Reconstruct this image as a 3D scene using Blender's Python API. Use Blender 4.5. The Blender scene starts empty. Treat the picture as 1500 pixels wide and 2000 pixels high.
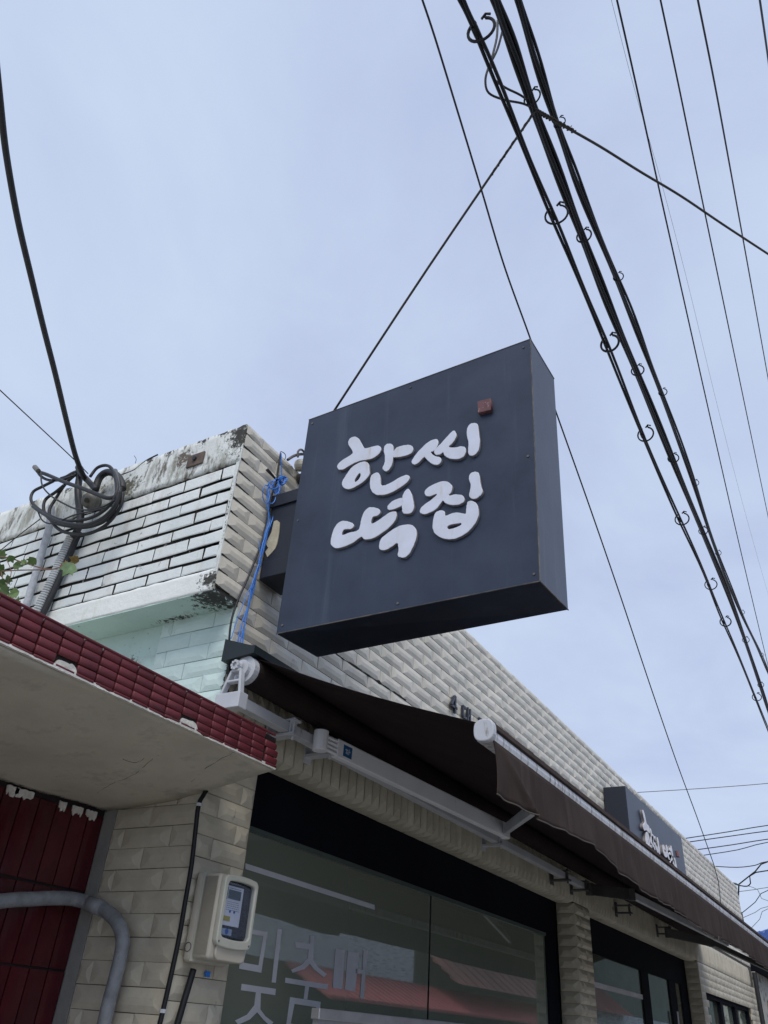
import bpy, bmesh, math, random
from mathutils import Vector, Matrix
random.seed(7)
R = math.radians
S = bpy.context.scene
COL = S.collection

# ------------------------------------------------------------------ camera
CM = Matrix(((0.86443773, 0.23319278, 0.44538582),
             (0.49882384, -0.5082013, -0.7020728),
             (0.06262734, 0.82906729, -0.55563049)))
CAM = Vector((2.2, -2.319, 1.55))
FPX = 1517.6                      # focal length in pixels of the 1500 x 2000 photograph
cam_data = bpy.data.cameras.new('camera')
cam = bpy.data.objects.new('camera', cam_data); COL.objects.link(cam)
cam.matrix_world = Matrix.Translation(CAM) @ CM.to_4x4()
cam_data.sensor_fit = 'VERTICAL'; cam_data.sensor_height = 24.0
cam_data.lens = FPX / 2000.0 * 24.0
cam_data.clip_start = 0.05; cam_data.clip_end = 2000
S.camera = cam

# ------------------------------------------------------------------ sky + sun
SUN_EL, SUN_AZ = R(52), R(150)      # azimuth clockwise from +Y
world = bpy.data.worlds.new('World'); S.world = world; world.use_nodes = True
nt = world.node_tree; nt.nodes.clear()
def wn(t, **k):
    n = nt.nodes.new(t)
    for a, b in k.items(): setattr(n, a, b)
    return n
out = wn('ShaderNodeOutputWorld'); bg = wn('ShaderNodeBackground'); bg.inputs[1].default_value = 0.1
sky = wn('ShaderNodeTexSky'); sky.sky_type = 'NISHITA'; sky.sun_disc = False
sky.sun_elevation = SUN_EL; sky.sun_rotation = SUN_AZ; sky.air_density = 1.0; sky.dust_density = 1.5
tc = wn('ShaderNodeTexCoord'); sep = wn('ShaderNodeSeparateXYZ')
mx = wn('ShaderNodeMath', operation='MAXIMUM'); mx.inputs[1].default_value = 0.0
ad = wn('ShaderNodeMath', operation='ADD'); ad.inputs[1].default_value = 0.22
dx = wn('ShaderNodeMath', operation='DIVIDE'); dy = wn('ShaderNodeMath', operation='DIVIDE')
cmb = wn('ShaderNodeCombineXYZ')
n1 = wn('ShaderNodeTexNoise'); n1.inputs['Scale'].default_value = 1.9; n1.inputs['Detail'].default_value = 8; n1.inputs['Roughness'].default_value = 0.56
n1.inputs['Distortion'].default_value = 0.35
n2 = wn('ShaderNodeTexNoise'); n2.inputs['Scale'].default_value = 0.55; n2.inputs['Detail'].default_value = 3
L = nt.links.new
L(tc.outputs['Generated'], sep.inputs[0]); L(sep.outputs[2], mx.inputs[0]); L(mx.outputs[0], ad.inputs[0])
L(sep.outputs[0], dx.inputs[0]); L(ad.outputs[0], dx.inputs[1]); L(sep.outputs[1], dy.inputs[0]); L(ad.outputs[0], dy.inputs[1])
L(dx.outputs[0], cmb.inputs[0]); L(dy.outputs[0], cmb.inputs[1]); L(cmb.outputs[0], n1.inputs['Vector']); L(cmb.outputs[0], n2.inputs['Vector'])
rp = wn('ShaderNodeValToRGB'); e = rp.color_ramp.elements
e[0].position = 0.37; e[0].color = (0.475, 0.555, 0.775, 1)
e[1].position = 0.60; e[1].color = (0.585, 0.685, 0.870, 1)
mixn = wn('ShaderNodeMath', operation='MULTIPLY_ADD'); mixn.inputs[1].default_value = 0.68
L(n1.outputs['Fac'], mixn.inputs[0])
h2 = wn('ShaderNodeMath', operation='MULTIPLY'); h2.inputs[1].default_value = 0.32; L(n2.outputs['Fac'], h2.inputs[0]); L(h2.outputs[0], mixn.inputs[2])
L(mixn.outputs[0], rp.inputs[0])
k10 = wn('ShaderNodeVectorMath', operation='SCALE'); k10.inputs['Scale'].default_value = 10.0
L(rp.outputs[0], k10.inputs[0])
mixc = wn('ShaderNodeMixRGB'); mixc.inputs[0].default_value = 0.9
L(sky.outputs[0], mixc.inputs[1]); L(k10.outputs[0], mixc.inputs[2]); L(mixc.outputs[0], bg.inputs[0]); L(bg.outputs[0], out.inputs[0])

sd = bpy.data.lights.new('sun', 'SUN'); sd.energy = 1.9; sd.angle = R(30); sd.color = (1.0, 0.93, 0.82)
sun = bpy.data.objects.new('sun', sd); COL.objects.link(sun)
sv = Vector((math.sin(SUN_AZ) * math.cos(SUN_EL), math.cos(SUN_AZ) * math.cos(SUN_EL), math.sin(SUN_EL)))
sun.rotation_euler = sv.to_track_quat('Z', 'Y').to_euler()

S.render.engine = 'CYCLES'
S.view_settings.view_transform = 'Standard'; S.view_settings.look = 'None'
S.view_settings.exposure = 0.12; S.view_settings.gamma = 1.0; S.view_settings.use_curve_mapping = False

# ------------------------------------------------------------------ point helpers (survey of the place)
def _hit(p, ax, v):
    d = CM @ Vector(((p[0] - 750) / FPX, -(p[1] - 1000) / FPX, -1.0))
    return CAM + d * ((v - CAM[ax]) / d[ax])
def onX(p, v=0.0): return _hit(p, 0, v)
def onY(p, v=0.0): return _hit(p, 1, v)
def onZ(p, v=0.0): return _hit(p, 2, v)
def ray(p): return CM @ Vector(((p[0] - 750) / FPX, -(p[1] - 1000) / FPX, -1.0))
def proj(P):
    c = CM.transposed() @ (Vector(P) - CAM)
    return (750 + FPX * c.x / -c.z, 1000 - FPX * c.y / -c.z, -c.z)
def span(pts, t0, t1, ext0=0, ext1=0):
    """points of a hanging wire: near end t0 metres deep, far end t1 metres deep (straight-line depth law in between)"""
    L_ = [0.0]
    for a, b in zip(pts, pts[1:]): L_.append(L_[-1] + math.hypot(b[0] - a[0], b[1] - a[1]))
    res = [CAM + ray(p) / ((1 - l / L_[-1]) / t0 + l / L_[-1] / t1) for p, l in zip(pts, L_)]
    res = smooth(res, 6)
    if ext0: res.insert(0, res[0] + (res[0] - res[1]).normalized() * ext0)
    if ext1: res.append(res[-1] + (res[-1] - res[-2]).normalized() * ext1)
    return res
def smooth(pts, n=6, closed=False):
    pts = [Vector(p) for p in pts]; m = len(pts); o = []
    rng = range(m) if closed else range(m - 1)
    for i in rng:
        if closed: p0, p1, p2, p3 = pts[i - 1], pts[i], pts[(i + 1) % m], pts[(i + 2) % m]
        else: p0, p1, p2, p3 = pts[max(i - 1, 0)], pts[i], pts[i + 1], pts[min(i + 2, m - 1)]
        for k in range(n):
            t = k / n
            o.append(0.5 * ((2 * p1) + (p2 - p0) * t + (2 * p0 - 5 * p1 + 4 * p2 - p3) * t * t + (3 * p1 - p0 - 3 * p2 + p3) * t ** 3))
    if not closed: o.append(pts[-1])
    return o

# ------------------------------------------------------------------ materials
MATS = {}
def mat(name, c1, c2=None, scale=6, rough=0.7, metal=0.0, bump=0.0, bscale=40, spec=0.5, stain=None, sscale=5, sth=0.62, ssoft=0.08,
        stretch=(1, 1, 1), rand=0.0, sstretch=(1, 1, 1), coat=0, extra=None):
    m = bpy.data.materials.new(name); m.use_nodes = True; MATS[name] = m
    t = m.node_tree; N = t.nodes; b = N['Principled BSDF']; lk = t.links.new
    b.inputs['Roughness'].default_value = rough; b.inputs['Metallic'].default_value = metal
    b.inputs['Specular IOR Level'].default_value = spec
    if coat: b.inputs['Coat Weight'].default_value = coat
    geo = N.new('ShaderNodeNewGeometry')
    def noise(sc, st, det=5, rg=0.6):
        mp = N.new('ShaderNodeMapping'); mp.inputs['Scale'].default_value = st; lk(geo.outputs['Position'], mp.inputs[0])
        n = N.new('ShaderNodeTexNoise'); n.inputs['Scale'].default_value = sc; n.inputs['Detail'].default_value = det; n.inputs['Roughness'].default_value = rg
        lk(mp.outputs[0], n.inputs['Vector']); return n.outputs['Fac']
    if c2 is None: c2 = tuple(x * 0.8 for x in c1)
    r = N.new('ShaderNodeValToRGB'); r.color_ramp.elements[0].position = 0.35; r.color_ramp.elements[1].position = 0.65
    r.color_ramp.elements[0].color = (*c2, 1); r.color_ramp.elements[1].color = (*c1, 1)
    lk(noise(scale, stretch), r.inputs[0]); colr = r.outputs[0]
    if rand:
        oi = N.new('ShaderNodeObjectInfo'); mr = N.new('ShaderNodeMapRange')
        mr.inputs[3].default_value = 1 - rand; mr.inputs[4].default_value = 1.0
        rs = N.new('ShaderNodeMath'); rs.operation = 'ADD'
        lk(oi.outputs['Random'], rs.inputs[0]); lk(geo.outputs['Random Per Island'], rs.inputs[1])
        fr = N.new('ShaderNodeMath'); fr.operation = 'FRACT'; lk(rs.outputs[0], fr.inputs[0]); lk(fr.outputs[0], mr.inputs[0])
        vm = N.new('ShaderNodeVectorMath'); vm.operation = 'SCALE'; lk(colr, vm.inputs[0]); lk(mr.outputs[0], vm.inputs['Scale']); colr = vm.outputs[0]
    for (sc, th, soft, colv, st) in ([(sscale, sth, ssoft, stain, sstretch)] if stain else []) + (extra or []):
        mr = N.new('ShaderNodeMapRange'); mr.inputs[1].default_value = th - soft; mr.inputs[2].default_value = th + soft
        lk(noise(sc, st, 8, 0.7), mr.inputs[0])
        mm = N.new('ShaderNodeMixRGB'); lk(mr.outputs[0], mm.inputs[0]); lk(colr, mm.inputs[1]); mm.inputs[2].default_value = (*colv, 1); colr = mm.outputs[0]
    lk(colr, b.inputs['Base Color'])
    if bump:
        bp = N.new('ShaderNodeBump'); bp.inputs['Strength'].default_value = bump; bp.inputs['Distance'].default_value = 0.01
        lk(noise(bscale, (1, 1, 1), 6), bp.inputs['Height']); lk(bp.outputs[0], b.inputs['Normal'])
    return m
def near_mask(m, pt, rad, colv, sc=30, keep=0.5):
    """a patch of mould with a ragged edge round a point of a surface"""
    t = m.node_tree; N = t.nodes; lk = t.links.new; b = N['Principled BSDF']
    src = b.inputs['Base Color'].links[0].from_socket
    geo = N.new('ShaderNodeNewGeometry'); mp = N.new('ShaderNodeMapping'); mp.vector_type = 'POINT'
    mp.inputs['Location'].default_value = [-pt[i] / rad[i] for i in range(3)]; mp.inputs['Scale'].default_value = [1 / r_ for r_ in rad]
    lk(geo.outputs['Position'], mp.inputs[0])
    ln = N.new('ShaderNodeVectorMath'); ln.operation = 'LENGTH'; lk(mp.outputs[0], ln.inputs[0])
    ns = N.new('ShaderNodeTexNoise'); ns.inputs['Scale'].default_value = sc; ns.inputs['Detail'].default_value = 9; ns.inputs['Roughness'].default_value = 0.75
    lk(geo.outputs['Position'], ns.inputs['Vector'])
    a = N.new('ShaderNodeMath'); a.operation = 'MULTIPLY_ADD'; a.inputs[1].default_value = 0.30; lk(ln.outputs['Value'], a.inputs[0]); lk(ns.outputs['Fac'], a.inputs[2])
    mr = N.new('ShaderNodeMapRange'); mr.inputs[1].default_value = keep + 0.03; mr.inputs[2].default_value = keep - 0.03; lk(a.outputs[0], mr.inputs[0])
    mm = N.new('ShaderNodeMixRGB'); lk(mr.outputs[0], mm.inputs[0]); lk(src, mm.inputs[1]); mm.inputs[2].default_value = (*colv, 1)
    lk(mm.outputs[0], b.inputs['Base Color'])

MOULD = (0.035, 0.035, 0.032)
m_tile = mat('cream_glazed_tile', (0.80, 0.76, 0.66), (0.70, 0.665, 0.57), 5, 0.45, rand=0.17, bump=0.15, bscale=60,
             extra=[(18, 0.69, 0.04, (0.24, 0.22, 0.18), (1, 1, 0.4)), (3.5, 0.60, 0.10, (0.54, 0.52, 0.45), (1, 1, 0.35)), (46, 0.73, 0.02, (0.12, 0.11, 0.09), (1, 1, .6))])
m_tile_old = mat('beige_aged_tile', (0.62, 0.58, 0.47), (0.50, 0.46, 0.37), 7, 0.55, rand=0.14, bump=0.2, bscale=50,
             extra=[(14, 0.68, 0.05, (0.14, 0.12, 0.09), (1, 1, 0.5)), (60, 0.76, 0.02, (0.05, 0.05, 0.04), (1, 1, 1))])
m_joint = mat('dark_tile_joint', (0.10, 0.095, 0.08), (0.05, 0.047, 0.04), 12, 0.95, bump=0.3)
m_joint_l = mat('grey_tile_joint', (0.30, 0.27, 0.21), (0.16, 0.145, 0.11), 9, 0.95, bump=0.3)
m_white = mat('white_painted_brick', (0.78, 0.82, 0.82), (0.66, 0.72, 0.73), 4, 0.75, bump=0.35, bscale=70, rand=0.08, stain=(0.14, 0.13, 0.11), sscale=17, sth=0.665, ssoft=0.03,
              extra=[(5, 0.62, 0.10, (0.55, 0.54, 0.50), (1.6, 1, 0.5)), (90, 0.73, 0.02, (0.08, 0.07, 0.06), (1, 1, 1))])
m_cap = mat('white_stained_plaster', (0.76, 0.80, 0.79), (0.62, 0.66, 0.65), 3.5, 0.8, bump=0.45, bscale=35, stain=(0.30, 0.31, 0.27), sscale=5, sth=0.56, ssoft=0.07, sstretch=(2.2, 1, 0.7),
            extra=[(14, 0.59, 0.05, (0.15, 0.14, 0.12), (1.6, 1, 0.5)), (60, 0.66, 0.04, (0.10, 0.10, 0.09), (1, 1, 0.6))])
near_mask(m_cap, (-0.03, -0.17, 3.97), (0.13, 0.3, 0.20), MOULD, 55, 0.66)
near_mask(m_cap, (-0.40, -0.17, 3.93), (0.09, 0.3, 0.10), (0.12, 0.10, 0.08), 45, 0.63)
for x_ in (-.15, -.30, -.52, -.66, -.93, -1.3, -1.6): near_mask(m_cap, (x_, -0.17, 4.01), (.07, .3, .05), MOULD, 60, 0.60)
near_mask(m_cap, (-0.78, -0.17, 3.86), (0.16, 0.3, 0.13), (0.12, 0.12, 0.09), 45, 0.62)
near_mask(m_cap, (-1.05, -0.17, 3.90), (0.2, 0.3, 0.14), (0.16, 0.15, 0.11), 40, 0.60)
near_mask(m_cap, (-0.05, -0.17, 3.14), (0.13, 0.3, 0.08), MOULD, 60, 0.62)
near_mask(m_cap, (-0.012, -0.17, 3.5), (0.03, 0.3, 0.6), MOULD, 70, 0.50)
m_band = mat('plain_white_plaster', (0.78, 0.82, 0.81), (0.70, 0.74, 0.73), 3, 0.8, bump=0.4, bscale=30, extra=[(60, 0.72, 0.03, (0.22, 0.2, 0.17), (1, 1, 0.6)), (5, .62, .06, (.58, .6, .57), (1.5, 1, .5))])
near_mask(m_band, (-0.03, -0.17, 3.14), (0.13, 0.3, 0.08), MOULD, 60, 0.62)
m_black_joint = mat('mouldy_mortar', (0.035, 0.032, 0.028), (0.015, 0.014, 0.012), 14, 0.95, bump=0.6, bscale=60, stain=(0.60, 0.63, 0.62), sscale=18, sth=0.63, ssoft=0.03)
m_mint = mat('mint_painted_plaster', (0.52, 0.68, 0.65), (0.46, 0.61, 0.58), 4, 0.7, bump=0.35, bscale=30, stain=(0.42, 0.47, 0.42), sscale=6, sth=0.60, ssoft=0.06,
             extra=[(32, 0.67, 0.03, (0.10, 0.09, 0.07), (1, 1, 0.7))])
near_mask(m_mint, (-0.02, -0.10, 3.07), (0.20, 0.16, 0.08), MOULD, 40, 0.68)
near_mask(m_mint, (-0.35, -0.02, 3.075), (0.26, 0.05, 0.03), MOULD, 45, 0.58)
near_mask(m_mint, (-0.60, 0.0, 2.93), (0.12, 0.1, 0.09), (0.13, 0.11, 0.07), 60, 0.52)
m_mint_tile = mat('mint_painted_tile', (0.60, 0.74, 0.72), (0.53, 0.67, 0.65), 4, 0.6, bump=0.3, bscale=40, rand=0.05,
             extra=[(40, 0.69, 0.03, (0.14, 0.12, 0.09), (1, 1, 0.7))])
m_soffit = mat('canopy_concrete', (0.60, 0.56, 0.47), (0.49, 0.46, 0.385), 3.5, 0.9, bump=0.5, bscale=9,
             extra=[(7, 0.62, 0.08, (0.38, 0.36, 0.30), (1, 1, 1)), (55, 0.74, 0.02, (0.07, 0.065, 0.055), (1, 1, 1))])
near_mask(m_soffit, (-0.52, -0.2, 2.235), (0.03, 0.6, 0.1), (0.09, 0.085, 0.08), 40, 0.62)
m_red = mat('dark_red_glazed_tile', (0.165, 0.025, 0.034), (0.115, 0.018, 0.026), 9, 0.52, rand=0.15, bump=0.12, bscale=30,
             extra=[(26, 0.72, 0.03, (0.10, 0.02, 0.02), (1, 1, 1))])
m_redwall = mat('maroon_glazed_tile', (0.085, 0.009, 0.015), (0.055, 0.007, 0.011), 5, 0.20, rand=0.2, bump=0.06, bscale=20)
m_red_joint = mat('black_red_tile_joint', (0.02, 0.012, 0.012), None, 9, 0.9, bump=0.4)
m_plaster = mat('flaking_white_plaster', (0.72, 0.70, 0.65), (0.5, 0.48, 0.43), 20, 0.9, bump=0.5, bscale=60)
m_sign = mat('slate_painted_metal', (0.030, 0.043, 0.074), (0.016, 0.026, 0.050), 3.4, 0.38, bump=0.26, bscale=2.2, spec=0.45,
             extra=[(11, 0.66, 0.10, (0.050, 0.068, 0.100), (1.0, 1, 0.05)), (30, 0.68, 0.06, (0.012, 0.020, 0.040), (1.0, 1, 0.05))])
m_signb = mat('slate_weathered_edge', (0.16, 0.14, 0.12), (0.05, 0.055, 0.07), 14, 0.7)
m_letter = mat('white_acrylic_letter', (0.64, 0.68, 0.80), (0.58, 0.61, 0.70), 9, 0.35, spec=0.4,
             extra=[(14, 0.66, 0.07, (0.52, 0.47, 0.38), (1.2, 1, 0.15))])
m_letter_side = mat('grey_letter_edge', (0.26, 0.24, 0.24), None, 20, 0.7)
m_seal = mat('faded_red_seal', (0.16, 0.065, 0.07), (0.11, 0.042, 0.048), 25, 0.6, extra=[(45, 0.60, 0.03, (0.38, 0.25, 0.26), (1, 1, 1))])
m_navy = mat('dark_navy_metal', (0.014, 0.020, 0.036), None, 3, 0.5, bump=0.05)
m_peel = mat('peeled_cream_paint', (0.50, 0.46, 0.36), (0.40, 0.37, 0.28), 20, 0.8, bump=0.4)
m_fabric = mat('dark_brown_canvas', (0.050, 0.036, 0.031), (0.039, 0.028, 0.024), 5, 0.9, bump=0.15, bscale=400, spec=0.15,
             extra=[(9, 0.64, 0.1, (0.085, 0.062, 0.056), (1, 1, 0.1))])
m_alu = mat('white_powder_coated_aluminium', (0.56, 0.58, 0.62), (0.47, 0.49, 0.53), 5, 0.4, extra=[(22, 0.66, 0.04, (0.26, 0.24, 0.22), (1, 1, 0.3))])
m_armw = mat('brightened_white_arm', (0.86, 0.88, 0.92), (0.78, 0.80, 0.85), 5, 0.4, extra=[(22, 0.70, 0.04, (0.4, 0.38, 0.36), (1, 1, 0.3))])  # white arm colour brightened to offset the shade under the awning
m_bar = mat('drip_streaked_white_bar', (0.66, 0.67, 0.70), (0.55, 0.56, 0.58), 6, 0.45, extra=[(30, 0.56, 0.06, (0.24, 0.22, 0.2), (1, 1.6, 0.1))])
m_dkalu = mat('shaded_grey_aluminium', (0.09, 0.09, 0.095), None, 6, 0.4)  # aluminium with the shade deep under the awning put into its colour
m_hood = mat('dark_green_metal', (0.006, 0.014, 0.016), None, 6, 0.5)
m_blue = mat('blue_nylon_rope', (0.03, 0.24, 0.80), (0.02, 0.18, 0.65), 30, 0.5)
m_bluelab = mat('blue_sticker', (0.02, 0.13, 0.32), None, 30, 0.4)
m_black = mat('black_cable_sheath', (0.010, 0.011, 0.014), (0.006, 0.007, 0.009), 12, 0.5, spec=0.35)
m_oldcable = mat('weathered_black_rubber', (0.020, 0.022, 0.027), (0.012, 0.013, 0.016), 18, 0.55, bump=0.2)
m_steelwire = mat('rusty_steel_wire', (0.07, 0.065, 0.055), (0.04, 0.036, 0.03), 30, 0.7, metal=0.3)
m_pipe = mat('grey_painted_pipe', (0.27, 0.285, 0.305), (0.18, 0.19, 0.205), 18, 0.55, bump=0.4, bscale=50, stain=(0.24, 0.21, 0.17), sscale=20, sth=0.66, ssoft=0.05,
             extra=[(70, 0.70, 0.03, (0.12, 0.11, 0.10), (1, 1, 1))])
m_wrap = mat('white_insulation_wrap', (0.46, 0.50, 0.56), (0.36, 0.39, 0.44), 22, 0.7, bump=0.9, bscale=30)
m_flex = mat('pale_corrugated_plastic', (0.55, 0.58, 0.60), (0.42, 0.44, 0.46), 12, 0.6)
m_meter = mat('ivory_plastic', (0.50, 0.47, 0.40), (0.45, 0.42, 0.355), 6, 0.45, bump=0.03, extra=[(20, 0.72, 0.04, (0.36, 0.34, 0.3), (1, 1, 0.4))])
m_meter_l = mat('pale_ivory_plastic', (0.56, 0.57, 0.50), None, 4, 0.4)
m_face = mat('meter_face_plate', (0.58, 0.64, 0.72), (0.52, 0.58, 0.66), 8, 0.4)
m_lcd = mat('meter_display', (0.05, 0.085, 0.10), None, 8, 0.15)
m_meterin = mat('meter_dark_interior', (0.012, 0.014, 0.024), None, 8, 0.1)
m_yellow = mat('yellow_sticker', (0.34, 0.30, 0.06), None, 8, 0.5)
m_teal = mat('teal_sticker', (0.05, 0.18, 0.17), None, 8, 0.5)
m_ink = mat('dark_print', (0.06, 0.07, 0.09), None, 8, 0.6)
m_bluemark = mat('blue_plastic', (0.03, 0.09, 0.36), None, 8, 0.4)
m_frame = mat('black_window_frame', (0.007, 0.009, 0.015), (0.005, 0.006, 0.011), 3, 0.85, spec=0.1)
m_rail = mat('grey_green_rail', (0.10, 0.13, 0.125), None, 3, 0.4)
m_steel = mat('brushed_stainless', (0.50, 0.52, 0.55), (0.40, 0.41, 0.44), 8, 0.35, metal=0.7)
m_vinyl = mat('frosted_white_vinyl', (0.66, 0.68, 0.75), None, 4, 0.6)
m_room = mat('pale_green_interior_paint', (0.30, 0.33, 0.28), None, 3, 0.9)
m_leaf = mat('green_vine_leaf', (0.13, 0.22, 0.06), (0.07, 0.14, 0.03), 20, 0.6, rand=0.4)
m_leafold = mat('yellow_brown_leaf', (0.30, 0.22, 0.05), (0.16, 0.09, 0.03), 40, 0.7)
m_stem = mat('red_brown_stem', (0.20, 0.12, 0.09), None, 20, 0.8)
m_road = mat('grey_street_surface', (0.29, 0.28, 0.262), (0.235, 0.227, 0.213), 1.5, 0.9, bump=0.3, bscale=20)
m_pink = mat('pink_painted_roof', (0.62, 0.20, 0.20), (0.50, 0.15, 0.16), 2, 0.7)
m_brown = mat('brown_wall', (0.10, 0.06, 0.045), None, 2, 0.8)
m_oppw = mat('bluish_white_brick', (0.74, 0.78, 0.84), (0.6, 0.65, 0.7), 3, 0.8, stain=(0.3, 0.32, 0.34), sscale=9, sth=0.56, ssoft=0.04, sstretch=(1, .4, 4))
m_grnw = mat('grey_green_render', (0.22, 0.25, 0.21), None, 2, 0.9)
m_bluemetal = mat('blue_corrugated_metal', (0.02, 0.12, 0.5), None, 3, 0.5)
m_oldwhite = mat('old_white_wall', (0.6, 0.6, 0.55), (0.35, 0.36, 0.32), 4, 0.9, bump=0.5, stain=(0.07, 0.07, 0.06), sscale=4, sth=0.56, ssoft=0.05)
m_iron = mat('grey_insulator', (0.16, 0.155, 0.14), (0.10, 0.10, 0.09), 40, 0.5)
m_num = mat('dark_channel_letter', (0.035, 0.04, 0.06), None, 8, 0.4)
m_smallletter = mat('pale_channel_letter', (0.85, 0.85, 0.90), None, 8, 0.5)

def glass_mat(name, film, dif, ior, rough=0.015, tint=(0.72, 0.8, 0.76)):
    m = bpy.data.materials.new(name); m.use_nodes = True; t = m.node_tree; N = t.nodes; N.clear(); lk = t.links.new
    o = N.new('ShaderNodeOutputMaterial'); g = N.new('ShaderNodeBsdfGlossy'); g.inputs['Roughness'].default_value = rough; g.inputs['Color'].default_value = (0.86, 0.93, 0.92, 1)
    d = N.new('ShaderNodeBsdfDiffuse'); d.inputs['Color'].default_value = (*film, 1)
    tr = N.new('ShaderNodeBsdfTransparent'); tr.inputs['Color'].default_value = (*tint, 1)
    m1 = N.new('ShaderNodeMixShader'); m1.inputs[0].default_value = dif; lk(tr.outputs[0], m1.inputs[1]); lk(d.outputs[0], m1.inputs[2])
    ge = N.new('ShaderNodeNewGeometry'); dt = N.new('ShaderNodeVectorMath'); dt.operation = 'DOT_PRODUCT'; lk(ge.outputs['Incoming'], dt.inputs[0]); lk(ge.outputs['Normal'], dt.inputs[1])
    ab = N.new('ShaderNodeMath'); ab.operation = 'ABSOLUTE'; lk(dt.outputs['Value'], ab.inputs[0]); om = N.new('ShaderNodeMath'); om.operation = 'SUBTRACT'; om.inputs[0].default_value = 1; lk(ab.outputs[0], om.inputs[1])
    pw = N.new('ShaderNodeMath'); pw.operation = 'POWER'; pw.inputs[1].default_value = 5; lk(om.outputs[0], pw.inputs[0])
    f0 = ((ior - 1) / (ior + 1)) ** 2; fr = N.new('ShaderNodeMath'); fr.operation = 'MULTIPLY_ADD'; fr.inputs[1].default_value = 1 - f0; fr.inputs[2].default_value = f0; lk(pw.outputs[0], fr.inputs[0])
    m2 = N.new('ShaderNodeMixShader'); lk(fr.outputs[0], m2.inputs[0]); lk(m1.outputs[0], m2.inputs[1]); lk(g.outputs[0], m2.inputs[2]); lk(m2.outputs[0], o.inputs[0])
    return m
m_glass = glass_mat('filmed_window_glass', (0.30, 0.34, 0.28), 0.62, 2.4, tint=(.95, .97, .94))
m_glass2 = glass_mat('door_glass', (0.16, 0.17, 0.14), 0.55, 1.75)
m_clear = glass_mat('meter_cover_glass', (0.1, 0.1, 0.15), 0.02, 1.40, tint=(.97, .97, 1))

m_cloth = mat('shaded_brown_canvas', (0.030, 0.022, 0.022), (0.024, 0.017, 0.018), 5, 0.95, spec=0.1)  # brown canvas darkened in colour for the shade under the awning
# ------------------------------------------------------------------ mesh helpers
class MB:
    def __init__(s): s.v = []; s.f = []; s.mi = []
    def poly(s, vs, f, mi=0):
        o = len(s.v); s.v += [tuple(v) for v in vs]; s.f += [tuple(i + o for i in q) for q in f]; s.mi += [mi] * len(f); return s
    def box(s, x0, x1, y0, y1, z0, z1, mi=0):
        x0, x1 = min(x0, x1), max(x0, x1); y0, y1 = min(y0, y1), max(y0, y1); z0, z1 = min(z0, z1), max(z0, z1)
        return s.poly([(x0, y0, z0), (x1, y0, z0), (x1, y1, z0), (x0, y1, z0), (x0, y0, z1), (x1, y0, z1), (x1, y1, z1), (x0, y1, z1)],
                      [(0, 3, 2, 1), (4, 5, 6, 7), (0, 1, 5, 4), (1, 2, 6, 5), (2, 3, 7, 6), (3, 0, 4, 7)], mi)
    def tube(s, pts, r, n=8, cap=True, mi=0):
        pts = [Vector(p) for p in pts]; rs = r if isinstance(r, (list, tuple)) else [r] * len(pts)
        o = len(s.v); u = None
        for i, p in enumerate(pts):
            d = (pts[min(i + 1, len(pts) - 1)] - pts[max(i - 1, 0)])
            if d.length < 1e-9: d = Vector((0, 0, 1))
            d.normalize()
            if u is None: u = d.orthogonal().normalized()
            u = (u - d * u.dot(d))
            u = u.normalized() if u.length > 1e-6 else d.orthogonal().normalized()
            w = d.cross(u)
            for k in range(n):
                a = 2 * math.pi * k / n; s.v.append(tuple(p + (u * math.cos(a) + w * math.sin(a)) * rs[i]))
        m = len(pts)
        for i in range(m - 1):
            for k in range(n):
                a, b = o + i * n + k, o + i * n + (k + 1) % n
                s.f.append((a, b, b + n, a + n)); s.mi.append(mi)
        if cap:
            s.f.append(tuple(o + k for k in reversed(range(n)))); s.f.append(tuple(o + (m - 1) * n + k for k in range(n))); s.mi += [mi, mi]
        return s
    def prism(s, poly, axis, d0, d1, mi=0):
        """polygon of 2-D points extruded along axis (0,1,2)"""
        def P(a, b, c): return {0: (c, a, b), 1: (a, c, b), 2: (a, b, c)}[axis]
        n = len(poly); vs = [P(a, b, d0) for a, b in poly] + [P(a, b, d1) for a, b in poly]
        return s.poly(vs, [tuple(range(n)), tuple(reversed(range(n, 2 * n)))] + [(i, (i + 1) % n + 0, (i + 1) % n + n, i + n) for i in range(n)], mi)
    def mesh(s, name, mats):
        me = bpy.data.meshes.new(name); me.from_pydata(s.v, [], s.f)
        for m in (mats if isinstance(mats, (list, tuple)) else [mats]): me.materials.append(m)
        me.polygons.foreach_set('material_index', s.mi)
        bm = bmesh.new(); bm.from_mesh(me); bmesh.ops.recalc_face_normals(bm, faces=bm.faces); bm.to_mesh(me); bm.free()
        return me
    def obj(s, name, mats, parent=None, shade=False, bevel=0, **k):
        o = bpy.data.objects.new(name, s.mesh(name, mats)); COL.objects.link(o)
        if parent: o.parent = parent
        if bevel:
            md = o.modifiers.new('bevel', 'BEVEL'); md.width = bevel; md.segments = 2; md.limit_method = 'ANGLE'
        if shade: o.data.shade_smooth()
        tag(o, **k); return o
def tag(o, label=None, cat=None, group=None, kind=None):
    if label: o['label'] = label
    if cat: o['category'] = cat
    if group: o['group'] = group
    if kind: o['kind'] = kind
    return o
def empty(name, parent=None, **k):
    o = bpy.data.objects.new(name, None); COL.objects.link(o); o.empty_display_size = 0.1
    if parent: o.parent = parent
    return tag(o, **k)
def inst(name, me, loc, parent, mtx=None, scale=(1, 1, 1)):
    o = bpy.data.objects.new(name, me); COL.objects.link(o); o.parent = parent
    T = Matrix.Translation(loc) @ (mtx.to_4x4() if mtx else Matrix.Identity(4)) @ Matrix.Diagonal((*scale, 1))
    o.matrix_world = T if not parent else T
    return o

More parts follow.
